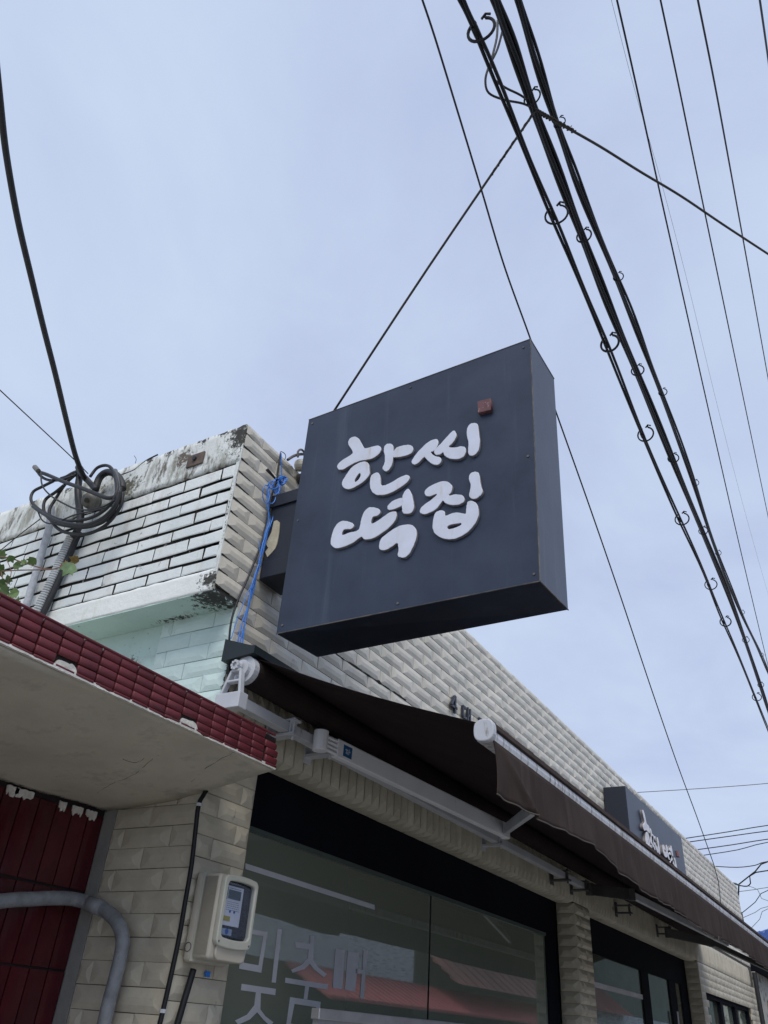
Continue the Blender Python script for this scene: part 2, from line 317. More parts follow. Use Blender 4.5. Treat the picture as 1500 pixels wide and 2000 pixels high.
def shape_obj(name, outer, holes, ox, oy, n, depth, bev, mats, parent, closed=True, **k):
    """flat outline (2-D points) extruded along its normal with a rounded rim; ox/oy/n map it to the wall it is on. origin at O"""
    O, ux, uy = ox
    cu = bpy.data.curves.new(name, 'CURVE'); cu.dimensions = '2D'; cu.fill_mode = 'BOTH'
    cu.extrude = max(depth / 2 - bev, 0.0001); cu.bevel_depth = bev; cu.bevel_resolution = 2 if bev else 0; cu.offset = -bev
    for pl in [outer] + holes:
        sp = cu.splines.new('POLY'); sp.points.add(len(pl) - 1); sp.use_cyclic_u = True
        for i, (a, b) in enumerate(pl): sp.points[i].co = (a, b, 0, 1)
    co = bpy.data.objects.new(name, cu); COL.objects.link(co)
    dg = bpy.context.evaluated_depsgraph_get()
    me = bpy.data.meshes.new_from_object(co.evaluated_get(dg)); bpy.data.objects.remove(co)
    me.materials.clear()
    for m in mats: me.materials.append(m)
    uz = Vector(ux).cross(Vector(uy))
    Mx = Matrix((ux, uy, uz)).transposed().to_4x4(); Mx.translation = Vector(O) + uz * (depth / 2)
    me.transform(Mx)
    if len(mats) > 1:
        for p in me.polygons: p.material_index = 0 if abs(p.normal.dot(uz)) > 0.25 else 1
    o = bpy.data.objects.new(name, me); COL.objects.link(o); o.parent = parent
    return tag(o, **k)
def smooth2(pl, n=4):
    q = smooth([Vector((a, b, 0)) for a, b in pl], n, True); return [(v.x, v.y) for v in q]

# tiles: hipped ceramic tile, long axis local x, height local y, out local z
def tile_mb(Lx, H, rise=0.0062, rim=0.006, g=0.0019, inset=0.050):
    m = MB(); a, b = Lx / 2 - g, H / 2 - g; i = min(inset, Lx * 0.3)
    v = [(-a, -b, 0), (a, -b, 0), (a, b, 0), (-a, b, 0), (-a, -b, rim), (a, -b, rim), (a, b, rim), (-a, b, rim),
         (-a + i * .8, -0.20 * H, rim + rise), (a - i * .8, -0.20 * H, rim + rise), (a - i, 0.10 * H, rim + rise * 1.1), (-a + i, 0.10 * H, rim + rise * 1.1)]
    f = [(0, 1, 5, 4), (1, 2, 6, 5), (2, 3, 7, 6), (3, 0, 4, 7), (4, 5, 9, 8), (5, 6, 10, 9), (6, 7, 11, 10), (7, 4, 8, 11), (8, 9, 10, 11)]
    return m.poly(v, f)
def frame_m(ux, uy): return Matrix((ux, uy, Vector(ux).cross(Vector(uy)))).transposed()
F_X = frame_m((0, 1, 0), (0, 0, 1))        # on a wall facing +X, tile lying
F_XV = frame_m((0, 0, -1), (0, 1, 0))      # on a wall facing +X, tile standing
F_Y = frame_m((1, 0, 0), (0, 0, 1))        # on a wall facing -Y
F_D = frame_m((1, 0, 0), (0, -1, 0))       # under a slab, facing down
def jit(loc, a): return (loc[0] + random.uniform(-a, a), loc[1] + random.uniform(-a, a), loc[2] + random.uniform(-a, a))

# ================================================================== the ground
MB().box(-60, 120, -120, 400, -0.3, 0).obj('street_ground', m_road, kind='structure')

# ================================================================== the shop
shop = empty('shop_building', label='low shop faced in raised cream tiles behind the brown awning', cat='building')
XB, GX = -0.155, -0.175
ZT, ZP, ZL = 4.012, 3.088, 2.517
YE = 13.3
facade = MB().box(-0.16, -0.006, -0.158, YE, ZP + 0.004, ZT - 0.012).box(-0.16, -0.006, 0.006, YE, ZL + 0.008, ZP + 0.004) \
    .obj('facade_wall', m_joint, shop)
roofs = MB().box(-6, -0.16, 0.02, YE, 3.3, 3.42).box(-6, -5.85, 0, YE, 0, 3.3).box(-6, -0.16, YE - 0.15, YE, 0, 4.0).obj('roof', m_cap, shop)
TL, TH = 0.2555, 0.0765
T_full = tile_mb(TL, TH).mesh('facade_tile', m_tile)
T_half = tile_mb(TL / 2, TH).mesh('facade_tile', m_tile)
T_cache = {}
def tile_mesh(l, h, m, key, rise=None, g=None):
    k = (round(l, 3), round(h, 3), key, rise)
    if k not in T_cache: T_cache[k] = tile_mb(l, h, rise=rise or 0.0065, g=g or (0.0012 if m is not m_tile else 0.0017)).mesh(key, m)
    return T_cache[k]
# facade tiles
spots = []
nrow = 0; z = ZT
rows = []
while z > 2.79:
    h = 0.060 if nrow == 0 else TH
    if z - h < 2.773: break
    rows.append((z - h, z)); z -= h; nrow += 1
for r, (z0, z1) in enumerate(rows):
    ys = -0.167 if z0 > ZP - 0.01 else 0.0
    y = ys + (0.0 if r % 2 else 0.1278)
    seg = [(ys, y)] if r % 2 == 0 else []
    while y < YE - 0.02:
        e_ = min(y + TL, YE); seg.append((y, e_)); y = e_
    for a, b in seg:
        if b - a < 0.03: continue
        c = Vector((0, (a + b) / 2, (z0 + z1) / 2)); q = proj(c); q0 = proj((0, a, c.z)); q1 = proj((0, b, c.z))
        size = math.hypot(q1[0] - q0[0], q1[1] - q0[1])
        vis = 380 < q[0] < 1500 and q[1] < 1850
        if 610 < q[0] < 1040 and q[1] < 1190 + (1040 - q[0]) * 0.1: vis = False           # behind the hanging sign
        if q[1] > 1290 + (q[0] - 490) * 0.30 and q[0] < 940: vis = False                   # behind the awning cloth
        if q[0] >= 940 and q[1] > 1430 + (q[0] - 940) * 0.75: vis = False
        spots.append((size if vis else size * 0.001, a, b, z0, z1))
spots.sort(reverse=True)
rest = MB()
for i, (sz, a, b, z0, z1) in enumerate(spots):
    loc = Vector((-0.006, (a + b) / 2, (z0 + z1) / 2))
    tl = Matrix.Rotation(random.gauss(0, 0.006), 3, 'X') @ Matrix.Rotation(random.gauss(0, 0.010), 3, 'Z') @ Matrix.Rotation(random.gauss(0, 0.012), 3, 'Y')
    if i < 300:
        inst('facade_tile', tile_mesh(b - a, z1 - z0, m_tile, 'facade_tile'), loc + Vector((random.uniform(-.0008, .001), 0, 0)), facade, tl @ F_X)
    else:
        t = tile_mb(b - a, z1 - z0); Mx = Matrix.Translation(loc) @ (tl @ F_X).to_4x4()
        rest.poly([Mx @ Vector(v) for v in t.v], t.f)
rest.obj('far_facade_tiles', m_tile, facade, kind='stuff')
# lintel: one row of standing tiles, and the tiled underside over the openings
lintel = MB().box(-0.165, -0.008, 0.306, YE - 0.25, ZL + 0.009, ZL + 0.012).obj('lintel', m_joint, shop)
n = 0; y = 0.0; cntv = 0
while y < 12.9:
    w = 0.0775
    if cntv < 170:
        inst('lintel_tile', tile_mesh(0.252, w, m_tile_old, 'lintel_tile', .013, .0028), (-0.006 + random.uniform(0, .0015), y + w / 2, ZL + 0.1275), lintel, F_XV); cntv += 1
    if (0.31 < y + w / 2 < 4.42) or (4.84 < y + w / 2 < 9.0):
        inst('underside_tile', tile_mesh(0.156, w, m_tile_old, 'underside_tile', .015, .0026), (-0.078, y + w / 2, ZL + 0.010), lintel, F_D, (1 + random.uniform(-.02, .03), 1, 1))
    y += w
# pillars
def pillar(y0, y1, zb, left_face=True, name='pillar'):
    p = MB().box(XB + 0.002 if y0 > 1 else -0.30, -0.006, y0 + 0.006, y1, 0, ZL + 0.004).obj(name, m_joint_l, shop)
    z = ZL - 0.004; k = 0
    while z - TH > zb:
        if y1 - y0 > 0.255:
            cut = [y0, y0 + 0.1, y1] if k % 2 else [y0, y0 + 0.225, y1]
        else: cut = [y0, y1]
        for a, b in zip(cut, cut[1:]):
            inst('pillar_tile', tile_mesh(b - a, TH, m_tile_old, 'pillar_tile', .013 if y0 > 1 else .0085), jit((-0.006, (a + b) / 2, z - TH / 2), .0006), p, F_X)
        if left_face and y0 > 1:
            inst('pillar_tile', tile_mesh(-XB - 0.004, TH, m_tile_old, 'pillar_tile', .013), jit((XB / 2 + 0.001, y0 + 0.006, z - TH / 2), .0006), p, F_Y)
        z -= TH; k += 1
    return p
pillar(0.0, 0.305, 1.30); pillar(4.442, 4.83, 1.40); 
# tiled wall past the second opening
endwall = MB().box(-0.158, -0.006, 9.046, YE, 2.22, ZL + 0.004).box(-0.158, -0.006, 9.046, 9.33, 0, 2.22).box(-0.158, -0.006, 12.55, YE, 0, 2.22) \
    .box(-0.158, -0.006, 9.33, 12.55, 0, 1.2).obj('end_wall', m_joint_l, shop)
z = ZL - 0.004; k = 0; zr = MB()
while z > 1.5:
    y = 9.04 - (0.1278 if k % 2 else 0)
    while y < YE - 0.05:
        a, b = max(y, 9.04), min(y + TL, YE)
        if not (z < 2.26 and 9.30 < (a + b) / 2 < 12.57):
            if z > 1.9 or y < 9.4: inst('wall_tile', tile_mesh(b - a, TH, m_tile_old, 'wall_tile'), (-0.006, (a + b) / 2, z - TH / 2), endwall, F_X)
        y += TL
    inst('wall_tile', tile_mesh(0.15, TH, m_tile_old, 'wall_tile'), (-0.079, 9.046, z - TH / 2), endwall, F_Y)
    z -= TH; k += 1
# ---- side wall facing the camera
side = MB().box(-5.9, -0.012, 0.006, 0.15, 0, ZP).obj('side_wall', m_mint, shop)
MB().box(-0.452, -0.004, 0.0055, 0.008, 1.2, ZP - 0.004).obj('joint_backing', m_joint_l, side)
z = ZP - 0.006; k = 0
while z - TH > 1.28:
    cut = [-0.452, -0.255, 0.0] if k % 2 else [-0.452, -0.383, -0.128, 0.0]
    for a, b in zip(cut, cut[1:]):
        mint = z - TH / 2 > 2.31
        inst('side_tile', tile_mesh(b - a, TH, m_mint_tile if mint else m_tile_old, 'side_tile_mint' if mint else 'side_tile'), jit(((a + b) / 2, 0.0055, z - TH / 2), .0008), side, F_Y)
    z -= TH; k += 1
MB().box(-0.52, -0.453, -0.004, 0.006, 1.0, 2.30).obj('plaster_strip', mat('grey_plaster', (0.27, 0.27, 0.26), None, 8, 0.9, bump=0.4), side)  # plain grey plaster beside the side tiles
near_mask(m_mint_tile, (-0.002, 0, 2.7), (0.022, 0.2, 0.5), MOULD, 45, 0.55)
# ---- white brick parapet on that side
par = MB().box(-4.2, -0.010, -0.158, 0.12, 3.094, 4.0).obj('side_parapet', m_black_joint, shop)
def slab_grid(name, x0, x1, z0, z1, y, mtl, parent, amp=0.002, nx=80, nz=8, th=0.012, edge=0.003):
    m = MB(); vs = []; fs = []
    for j in range(nz + 1):
        for i in range(nx + 1):
            ex = random.uniform(-edge, edge) if j in (0, nz) else 0
            vs.append((x0 + (x1 - x0) * i / nx, y + random.uniform(-amp, amp), z0 + (z1 - z0) * j / nz + ex))
    for j in range(nz):
        for i in range(nx):
            a = j * (nx + 1) + i; fs.append((a, a + 1, a + nx + 2, a + nx + 1))
    o = len(vs); vs += [(v[0], y + th, v[2]) for v in vs]
    for j in (0, nz):
        for i in range(nx):
            a = j * (nx + 1) + i; fs.append((a, a + 1, a + 1 + o, a + o))
    for i in (0, nx):
        for j in range(nz):
            a = j * (nx + 1) + i; fs.append((a, a + nx + 1, a + nx + 1 + o, a + o))
    m.poly(vs, fs); return m.obj(name, mtl, parent, shade=True)
slab_grid('plaster_cap', -4.2, -0.004, 3.782, 4.013, -0.172, m_cap, par, 0.0012, nx=160, edge=.005)
MB().box(-4.2, -0.008, -0.170, 0.13, 4.003, 4.012).obj('coping', m_cap, par)
slab_grid('plaster_band', -4.2, -0.006, 3.086, 3.192, -0.171, m_band, par, 0.001)
MB().box(-4.2, -0.004, -0.170, 0.004, 3.080, 3.092).obj('overhang_underside', m_mint, par)
def rough_brick(l, h, d=0.010):
    m = MB(); c = 0.004; J = lambda s: random.uniform(-s, s)
    a, b = l / 2, h / 2
    ring0 = [(-a, -b), (0, -b), (a, -b), (a, b), (0, b), (-a, b)]
    r0 = [(x + J(.003), y + J(.0025), 0) for x, y in ring0]
    r1 = [(x0[0], x0[1], d - c * .7 + J(.001)) for x0 in r0]
    r2 = [(x * (1 - c / a * 1.2), y * (1 - c / b * 1.2), d + J(.0008)) for x, y in ring0]
    v = r0 + r1 + r2
    fd = [(i, (i + 1) % 6, (i + 1) % 6 + 6, i + 6) for i in range(6)]
    fw = [(i + 6, (i + 1) % 6 + 6, (i + 1) % 6 + 12, i + 12) for i in range(6)] + [(12, 13, 16, 17), (13, 14, 15, 16)]
    m.poly(v, fd + fw); m.mi = [1] * 6 + [0] * len(fw)
    return m
zrow = [3.772, 3.695, 3.623, 3.551, 3.476, 3.402, 3.325, 3.252, 3.192]
for r in range(len(zrow) - 1):
    z1, z0 = zrow[r], zrow[r + 1]; x = -0.022; first = True
    while x > -3.4:
        l = (0.085 if r % 2 == 0 else 0.20) if first else random.uniform(0.205, 0.24); first = False
        gx_, gz_ = random.choice((0.003, 0.006, 0.011)), random.uniform(0.011, 0.021)
        if r == 7: gz_ *= .6
        me = rough_brick(l - gx_, z1 - z0 - gz_).mesh('brick', [m_white, m_black_joint])
        inst('brick', me, (x - l / 2, -0.160, (z0 + z1) / 2 + .003), par, F_Y)
        x -= l
ms = MB()
for (z0, z1) in rows[:12]:
    L_ = random.uniform(.05, .16); n_ = 7; a0 = -0.166
    top = [(a0 + L_ * i / n_, z0 + .0012 + (.0065 * (1 - i / n_) ** 1.4) * random.uniform(.5, 1.2)) for i in range(n_ + 1)]
    bot = [(a0 + L_ * i / n_, z0 - .0012 - (.0045 * (1 - i / n_) ** 1.2) * random.uniform(.4, 1.2)) for i in range(n_, -1, -1)]
    ms.prism(top + bot, 0, -.002, .0022)
A_, B_ = onX((652, 1276), 0), onX((792, 1368), 0)
n_ = 22; rr_ = [abs(random.gauss(.0045, .003)) for _ in range(n_ + 1)]
ms.prism([(A_.y + (B_.y - A_.y) * i / n_, A_.z + (B_.z - A_.z) * i / n_ + rr_[i]) for i in range(n_ + 1)] + [(A_.y + (B_.y - A_.y) * i / n_, A_.z + (B_.z - A_.z) * i / n_ - rr_[i] * .6) for i in range(n_, -1, -1)], 0, -.002, .0045)
ms.obj('dark_gap_strip', mat('black_gap_tone', (.02, .018, .016), None, 30, .95, bump=.5), facade, kind='stuff')  # strips paint the dark of wedge gaps and a crack between tiles
# edge of the corner tiles, painted over
MB().box(-0.022, -0.001, -0.171, -0.160, 3.09, 4.0).obj('corner_render', m_cap, par)
# rusty bolt plate on the cap
bp = onY((383, 898), -0.174)
bolt = MB().box(bp.x - 0.055, bp.x + 0.055, -0.182, -0.172, bp.z - 0.04, bp.z + 0.035).obj('anchor_plate', mat('rusty_plate', (0.13, 0.10, 0.08), (0.08, 0.06, 0.05), 20, 0.8, bump=0.4), par, bevel=0.003)
MB().tube([(bp.x, -0.180, bp.z), (bp.x, -0.192, bp.z)], 0.012, 8).obj('bolt', m_oldcable, bolt)

# ---- openings
def header(y0, y1, zlow, xg, name='header_panel'):
    return MB().box(-0.20, XB - 0.004, y0, y1, zlow, ZL + 0.03)
w1 = header(0.306, 4.44, 2.272, 0).box(-0.21, XB - 0.008, 4.20, 4.44, 0, 2.272).box(-0.2, -0.165, 0.306, 0.335, 0, 2.272).obj('shop_window', m_frame, shop)
MB().box(-0.19, XB - 0.006, 0.335, 4.20, 2.250, 2.271).obj('top_rail', m_rail, w1)
for a, b in ((0.338, 2.266), (2.280, 4.198)):
    MB().box(GX - 0.008, GX, a, b, 0.5, 2.249).obj('glass_pane', m_glass, w1)
MB().box(GX - 0.006, GX + 0.002, 2.2665, 2.2795, 0.5, 2.249).obj('pane_joint', m_frame, w1)
d1 = header(4.832, 9.044, 2.245, 0)
for a, b in ((4.832, 4.90), (6.94, 7.235), (8.12, 8.44), (8.70, 9.044)): d1.box(-0.20, XB - 0.008, a, b, 0, 2.245)
d1 = d1.obj('door_front', m_frame, shop)
for a, b in ((4.90, 6.94), (7.235, 8.12), (8.44, 8.70)):
    MB().box(GX - 0.008, GX, a, b, 0.1, 2.244).obj('glass_pane', m_glass2, d1)
MB().box(GX + 0.001, GX + 0.010, 4.91, 6.93, 1.99, 2.03).obj('pale_strip', m_vinyl, d1)
MB().tube([(XB + 0.02, 8.2, 1.2), (XB + 0.03, 8.2, 1.95)], 0.012, 8).obj('door_handle', m_steel, d1)
w3 = MB().box(-0.12, -0.03, 9.33, 12.55, 2.16, 2.22).box(-0.12, -0.03, 9.33, 9.40, 1.2, 2.16).box(-0.12, -0.03, 12.48, 12.55, 1.2, 2.16)
for c in (10.4, 11.45): w3.box(-0.12, -0.03, c - 0.07, c + 0.07, 1.2, 2.16)
w3 = w3.obj('side_window', m_frame, shop)
for a, b, mm in ((9.40, 10.33, m_glass2), (10.47, 11.38, m_glass), (11.52, 12.48, m_glass)):
    MB().box(-0.09, -0.08, a, b, 1.2, 2.16).obj('glass_pane', mm, w3)
m_blind = mat('pale_green_blind_slat', (0.74, 0.80, 0.66), (0.66, 0.72, 0.58), 3, .7, rand=.14)
bl_ = MB().box(-0.262, -0.232, 0.33, 4.20, 2.235, 2.26).obj('blind_headrail', m_blind, w1)
zz_ = 2.232
while zz_ > 1.35:
    MB().poly([(-0.250, 0.34, zz_), (-0.250, 4.19, zz_), (-0.236, 4.19, zz_ - .052), (-0.236, 0.34, zz_ - .052), (-0.2515, 0.34, zz_), (-0.2515, 4.19, zz_), (-0.2375, 4.19, zz_ - .052), (-0.2375, 0.34, zz_ - .052)],
              [(0, 1, 2, 3), (7, 6, 5, 4), (0, 4, 5, 1), (1, 5, 6, 2), (2, 6, 7, 3), (3, 7, 4, 0)]).obj('blind_slat', m_blind, bl_)
    zz_ -= .0505
# room behind
MB().box(-5.8, -0.22, 0.16, 13.1, 2.62, 2.66).box(-3.2, -3.1, 0.16, 13.1, 0, 2.62).box(-3.1, -0.22, 0.16, 13.1, 0.0, 0.05).box(-3.1, -0.22, 4.55, 4.65, 0.05, 2.62) \
    .obj('interior_room', m_room, shop)
# vinyl strokes on the glass
def g6(x, y): return (400 + x / 3, 1500 + y / 3)
def g8(x, y): return (450 + x / 3.75, 1750 + y / 3.75)
def glass_shape(outer, holes, fn, name='vinyl_letter'):
    def c(p): q = onX(fn(*p), GX + 0.001); return (q.y, q.z)
    shape_obj(name, [c(p) for p in outer], [[c(p) for p in h] for h in holes], ((GX + 0.001, 0, 0), (0, 1, 0), (0, 0, 1)), None, None, 0.0012, 0, [m_vinyl], w1)
glass_shape([(238, 558), (995, 803), (994, 831), (238, 592)], [], g6, 'vinyl_stripe')
glass_shape([(105, 238), (270, 262), (225, 562), (62, 532)], [[(142, 278), (240, 292), (206, 508), (95, 488)]], g8)
glass_shape([(345, 238), (376, 243), (331, 636), (302, 632)], [], g8)
glass_shape([(474, 335), (582, 350), (584, 288), (614, 292), (604, 470), (640, 520), (705, 572), (683, 597), (610, 535), (580, 495), (540, 535), (456, 562), (444, 540), (520, 505), (566, 455), (572, 392), (476, 380)], [], g8)
glass_shape([(770, 385), (838, 394), (820, 684), (748, 672)], [], g8)
glass_shape([(860, 404), (940, 415), (912, 698), (838, 688)], [], g8)
glass_shape([(974, 392), (1004, 398), (990, 545), (978, 754), (948, 748), (962, 572), (918, 565), (920, 533), (966, 542)], [], g8)
glass_shape([(82, 643), (332, 680), (327, 726), (222, 711), (218, 830), (255, 880), (314, 925), (290, 952), (240, 905), (195, 850), (140, 905), (56, 942), (33, 912), (120, 870), (175, 800), (186, 705), (76, 690)], [], g8)
glass_shape([(403, 598), (714, 648), (709, 686), (575, 664), (562, 758), (536, 754), (548, 660), (400, 635)], [], g8)
glass_shape([(438, 740), (660, 775), (640, 1000), (405, 970)], [[(468, 790), (628, 815), (612, 960), (440, 935)]], g8)
# channel letters on the facade
def facade_glyph(name, p_tl, hgt, strokes, x=0.012):
    o = onX(p_tl, x + 0.02); m = MB()
    for (a, b, c, d, w) in strokes:
        A = Vector((0, o.y + a * hgt, o.z - b * hgt)); B = Vector((0, o.y + c * hgt, o.z - d * hgt)); dd = (B - A).normalized(); nn = Vector((0, -dd.z, dd.y)) * w * hgt / 2
        q = [A + nn, B + nn, B - nn, A - nn]
        m.poly([(x, v.y, v.z) for v in q] + [(x + 0.018, v.y, v.z) for v in q], [(0, 1, 2, 3), (7, 6, 5, 4), (0, 4, 5, 1), (1, 5, 6, 2), (2, 6, 7, 3), (3, 7, 4, 0)])
    return m
hg = 0.115
g4 = empty('facade_lettering', label='small dark raised letters reading 4대째 on the cream tiles above the awning', cat='lettering')
facade_glyph('d', (884, 1354), hg, [(0.45, 0, 0.0, 0.66, .13), (0.0, 0.68, 0.72, 0.68, .13), (0.5, 0.0, 0.5, 1.0, .15)]).obj('numeral_four', m_num, g4)
facade_glyph('d', (906, 1374), hg, [(0.0, 0.15, 0.45, 0.15, .13), (0.03, 0.15, 0.03, 0.75, .13), (0, 0.75, 0.5, 0.75, .13), (0.7, 0.0, 0.7, 1.0, .13), (0.7, 0.45, 1.0, 0.45, .13), (1.0, 0, 1.0, 1.0, .13)]).obj('raised_letter', m_num, g4)
facade_glyph('d', (938, 1399), hg, [(0.0, 0.12, 0.4, 0.12, .13), (0.2, 0.12, 0.0, 0.7, .13), (0.2, 0.12, 0.42, 0.7, .13), (0.5, 0.12, 0.9, 0.12, .13), (0.7, .12, .5, .7, .13), (.7, .12, .9, .7, .13), (1.1, 0, 1.1, 1, .13), (1.1, .45, 1.4, .45, .13), (1.4, 0, 1.4, 1, .13)]).obj('raised_letter', m_num, g4)
for q in ((990, 1437), (1016, 1456), (1042, 1478)):
    facade_glyph('d', q, hg * .9, [(0.0, 0, 0.0, 1.0, .13)]).obj('raised_letter', m_num, g4)
for q in ((1091, 1512), (1097, 1517), (1112, 1529), (1118, 1533), (1130, 1546), (1137, 1551), (1152, 1562)):
    facade_glyph('d', q, hg, [(0.0, 0, 0.0, 1.0, .11)]).obj('raised_letter', m_num, g4)

# ================================================================== neighbour with the red tiled canopy
nb = empty('red_tiled_building', label='neighbouring building with a maroon tiled wall and red tiled concrete canopy at the left edge', cat='building')
XF, XR = 0.325, -0.52
def sz(x): u = (x - XR) / (XF - XR); return 2.232 + 0.105 * u - 0.02 * math.sin(math.pi * u)
m = MB(); vs = []; fs = []; nx, ny = 26, 70; y0c, y1c = -4.6, 0.0
for j in range(ny + 1):
    for i in range(nx + 1):
        x = XR + (XF - XR) * i / nx; y = y0c + (y1c - y0c) * j / ny
        zz = sz(x) + 0.004 * math.sin(x * 9 + y * 3) + 0.003 * math.sin(y * 11 - x * 5) + random.uniform(-.0008, .0008)
        vs.append((x, y, zz))
for j in range(ny):
    for i in range(nx):
        a = j * (nx + 1) + i; fs.append((a, a + 1, a + nx + 2, a + nx + 1))
o = len(vs); vs += [(XR, y0c, 2.43), (XF, y0c, 2.43), (XF, y1c, 2.43), (XR, y1c, 2.43)]
bl, br, tr_, tl_ = 0, nx, (ny + 1) * (nx + 1) - 1, ny * (nx + 1)
fs += [(o, o + 1, o + 2, o + 3), tuple(range(0, nx + 1)) + (o + 1, o), tuple(range(tl_, tr_ + 1)) + (o + 2, o + 3),
       tuple(br + k * (nx + 1) for k in range(ny + 1)) + (o + 2, o + 1), tuple(k * (nx + 1) for k in range(ny + 1)) + (o + 3, o)]
canopy = m.poly(vs, fs).obj('canopy', m_soffit, nb, shade=False)
for p in canopy.data.polygons: p.use_smooth = abs(p.normal.z) > 0.7
# cracks scored in the soffit
m_crack = mat('dark_crack', (0.07, 0.065, 0.055), None, 10, 0.9)  # dark colour of the crack lines
for pts in ([(195, 1530), (215, 1518), (232, 1512), (255, 1508), (275, 1500), (300, 1488), (322, 1486)], [(290, 1418), (320, 1436), (345, 1448), (372, 1462)],
            [(372, 1528), (400, 1515), (430, 1508), (452, 1503)], [(238, 1482), (262, 1490), (282, 1487)], [(120, 1560), (142, 1568), (168, 1566)]):
    q = [onZ(p, 2.28) for p in pts]
    q = [Vector((v.x, v.y, sz(v.x) + 0.004 * math.sin(v.x * 9 + v.y * 3) + 0.003 * math.sin(v.y * 11 - v.x * 5) + .0004)) for v in q]
    MB().tube([v + Vector((random.uniform(-.004, .004), random.uniform(-.004, .004), 0)) for v in smooth(q, 4)], 0.0008, 4).obj('crack', m_crack, canopy)
# fascia tiles: columns 0.0735 wide of five small ribbed tiles
fascia = MB().box(XF - 0.004, XF + 0.003, y0c, -0.01, 2.342, 2.452).obj('fascia', m_red_joint, nb)
rh = 0.1155 / 4.4
def red_tile(w, h, var=0):
    m_ = MB(); a, b = w / 2 - 0.0036, h / 2 - 0.0006; prof = [(-b, 0.0), (-b * .85, 0.004), (-b * .3, 0.0062), (b * .45, 0.0068), (b * .85, 0.0045), (b, -0.001)]
    v = []
    for (vv, zz) in prof: v += [(-a, vv, zz), (-a + .002, vv, zz + .001), (a - .002, vv, zz + .001), (a, vv, zz)]
    f = []
    for i in range(len(prof) - 1):
        for k_ in range(3): q = i * 4 + k_; f.append((q, q + 1, q + 5, q + 4))
    n_ = len(prof)
    for e0 in (0, 3): v += [(v[e0][0], -b, -0.004), (v[e0][0], b, -0.004)]
    o_ = 4 * n_; f += [tuple([4 * i for i in range(n_)] + [o_ + 1, o_]), tuple([4 * i + 3 for i in range(n_)] + [o_ + 3, o_ + 2])]
    return m_.poly(v, f)
rt = red_tile(0.0735, rh).mesh('fascia_tile', m_red); rt.shade_smooth()
y = -0.008; col = 0; cnt = 0; farred = MB()
missing = {(3, 4): 1, (12, 3): 1}
while y > y0c + 0.1:
    for r in range(5):
        hh = rh * (0.4 if r == 4 else 1)
        zc = 2.457 - rh * r - hh / 2
        dz = random.uniform(-.0008, .0008); dy = random.uniform(-.001, .001)
        if (col, r) in ((6, 3), (13, 3), (0, 0)): continue
        yy = y - 0.03675 + dy
        if col == 0 and r >= 2: yy += 0.012
        if yy > -1.75: 
            oo = inst('fascia_tile', rt, (XF + 0.005 + random.uniform(0, .002), yy, zc + dz), fascia, Matrix.Rotation(random.gauss(0, .012), 3, 'X') @ F_X, (1, hh / rh, 1)); cnt += 1
        else:
            t = red_tile(0.0735, hh); Mx = Matrix.Translation((XF + .005, yy, zc)) @ F_X.to_4x4(); farred.poly([Mx @ Vector(v) for v in t.v], t.f)
    y -= 0.0735; col += 1
farred.obj('far_fascia_tiles', m_red, fascia, kind='stuff')
MB().tube([(XF + .012, y0c, 2.4585), (XF + .012, -0.03, 2.4585)], 0.0045, 8).obj('fascia_edge_bead', m_red, fascia)
# white plaster lip with a ragged upper edge
m = MB(); nseg = 520; vs = []; fs = []
hprev = 0.005
for i in range(nseg + 1):
    y = -0.0 + (y0c) * i / nseg
    col_ = (-y) / 0.0735
    base = 0.0075 + 0.003 * math.sin(col_ * 2.1) + 0.0018 * math.sin(col_ * 5.3 + 1)
    if 6.0 < col_ < 7.0 or 13.0 < col_ < 14.0: base = 0.034 if .06 < (col_ % 1) < .40 else 0.027
    if 1.0 < col_ < 2.0 or 9.0 < col_ < 10.0 or 3.0 < col_ < 4.0: base = 0.0105
    h = 0.35 * hprev + 0.65 * (base + random.uniform(-.0025, .0025)); hprev = h
    vs += [(XF + 0.006, y, 2.336), (XF + 0.0125, y, 2.3375 + random.uniform(-.001, .001)), (XF + 0.0115, y, 2.3375 + h), (XF + 0.003, y, 2.3375 + h + .001)]
for i in range(nseg):
    for k in range(4): a = i * 4; fs.append((a + k, a + (k + 1) % 4, a + 4 + (k + 1) % 4, a + 4 + k))
fs += [(0, 1, 2, 3), tuple(nseg * 4 + k for k in (3, 2, 1, 0))]
m.poly(vs, fs).obj('plaster_lip', m_plaster, fascia)
# red wall
rw = MB().box(XR - 0.2, XR - 0.008, -4.6, -0.001, 0, 2.36).obj('red_wall', m_red_joint, nb)
MB().box(XR - 5.0, XR - 0.2, -4.6, -0.001, 0, 2.36).obj('roof_mass', m_soffit, nb)
ytile = -0.004; c = 0
while ytile > -2.0:
    for z1, z0 in ((2.214, 1.934), (1.928, 1.668), (1.664, 1.40), (1.396, 1.13)):
        inst('wall_tile', tile_mesh(z1 - z0, 0.0795, m_redwall, 'red_tile') if False else None, (0, 0, 0), rw) if False else None
        k = ('rw', round(z1 - z0, 3))
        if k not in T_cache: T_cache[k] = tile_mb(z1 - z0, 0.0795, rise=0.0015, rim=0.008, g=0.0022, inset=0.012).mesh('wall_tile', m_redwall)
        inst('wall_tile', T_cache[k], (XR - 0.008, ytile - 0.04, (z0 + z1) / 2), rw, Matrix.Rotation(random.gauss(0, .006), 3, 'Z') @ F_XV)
    ytile -= 0.0808; c += 1
m = MB()
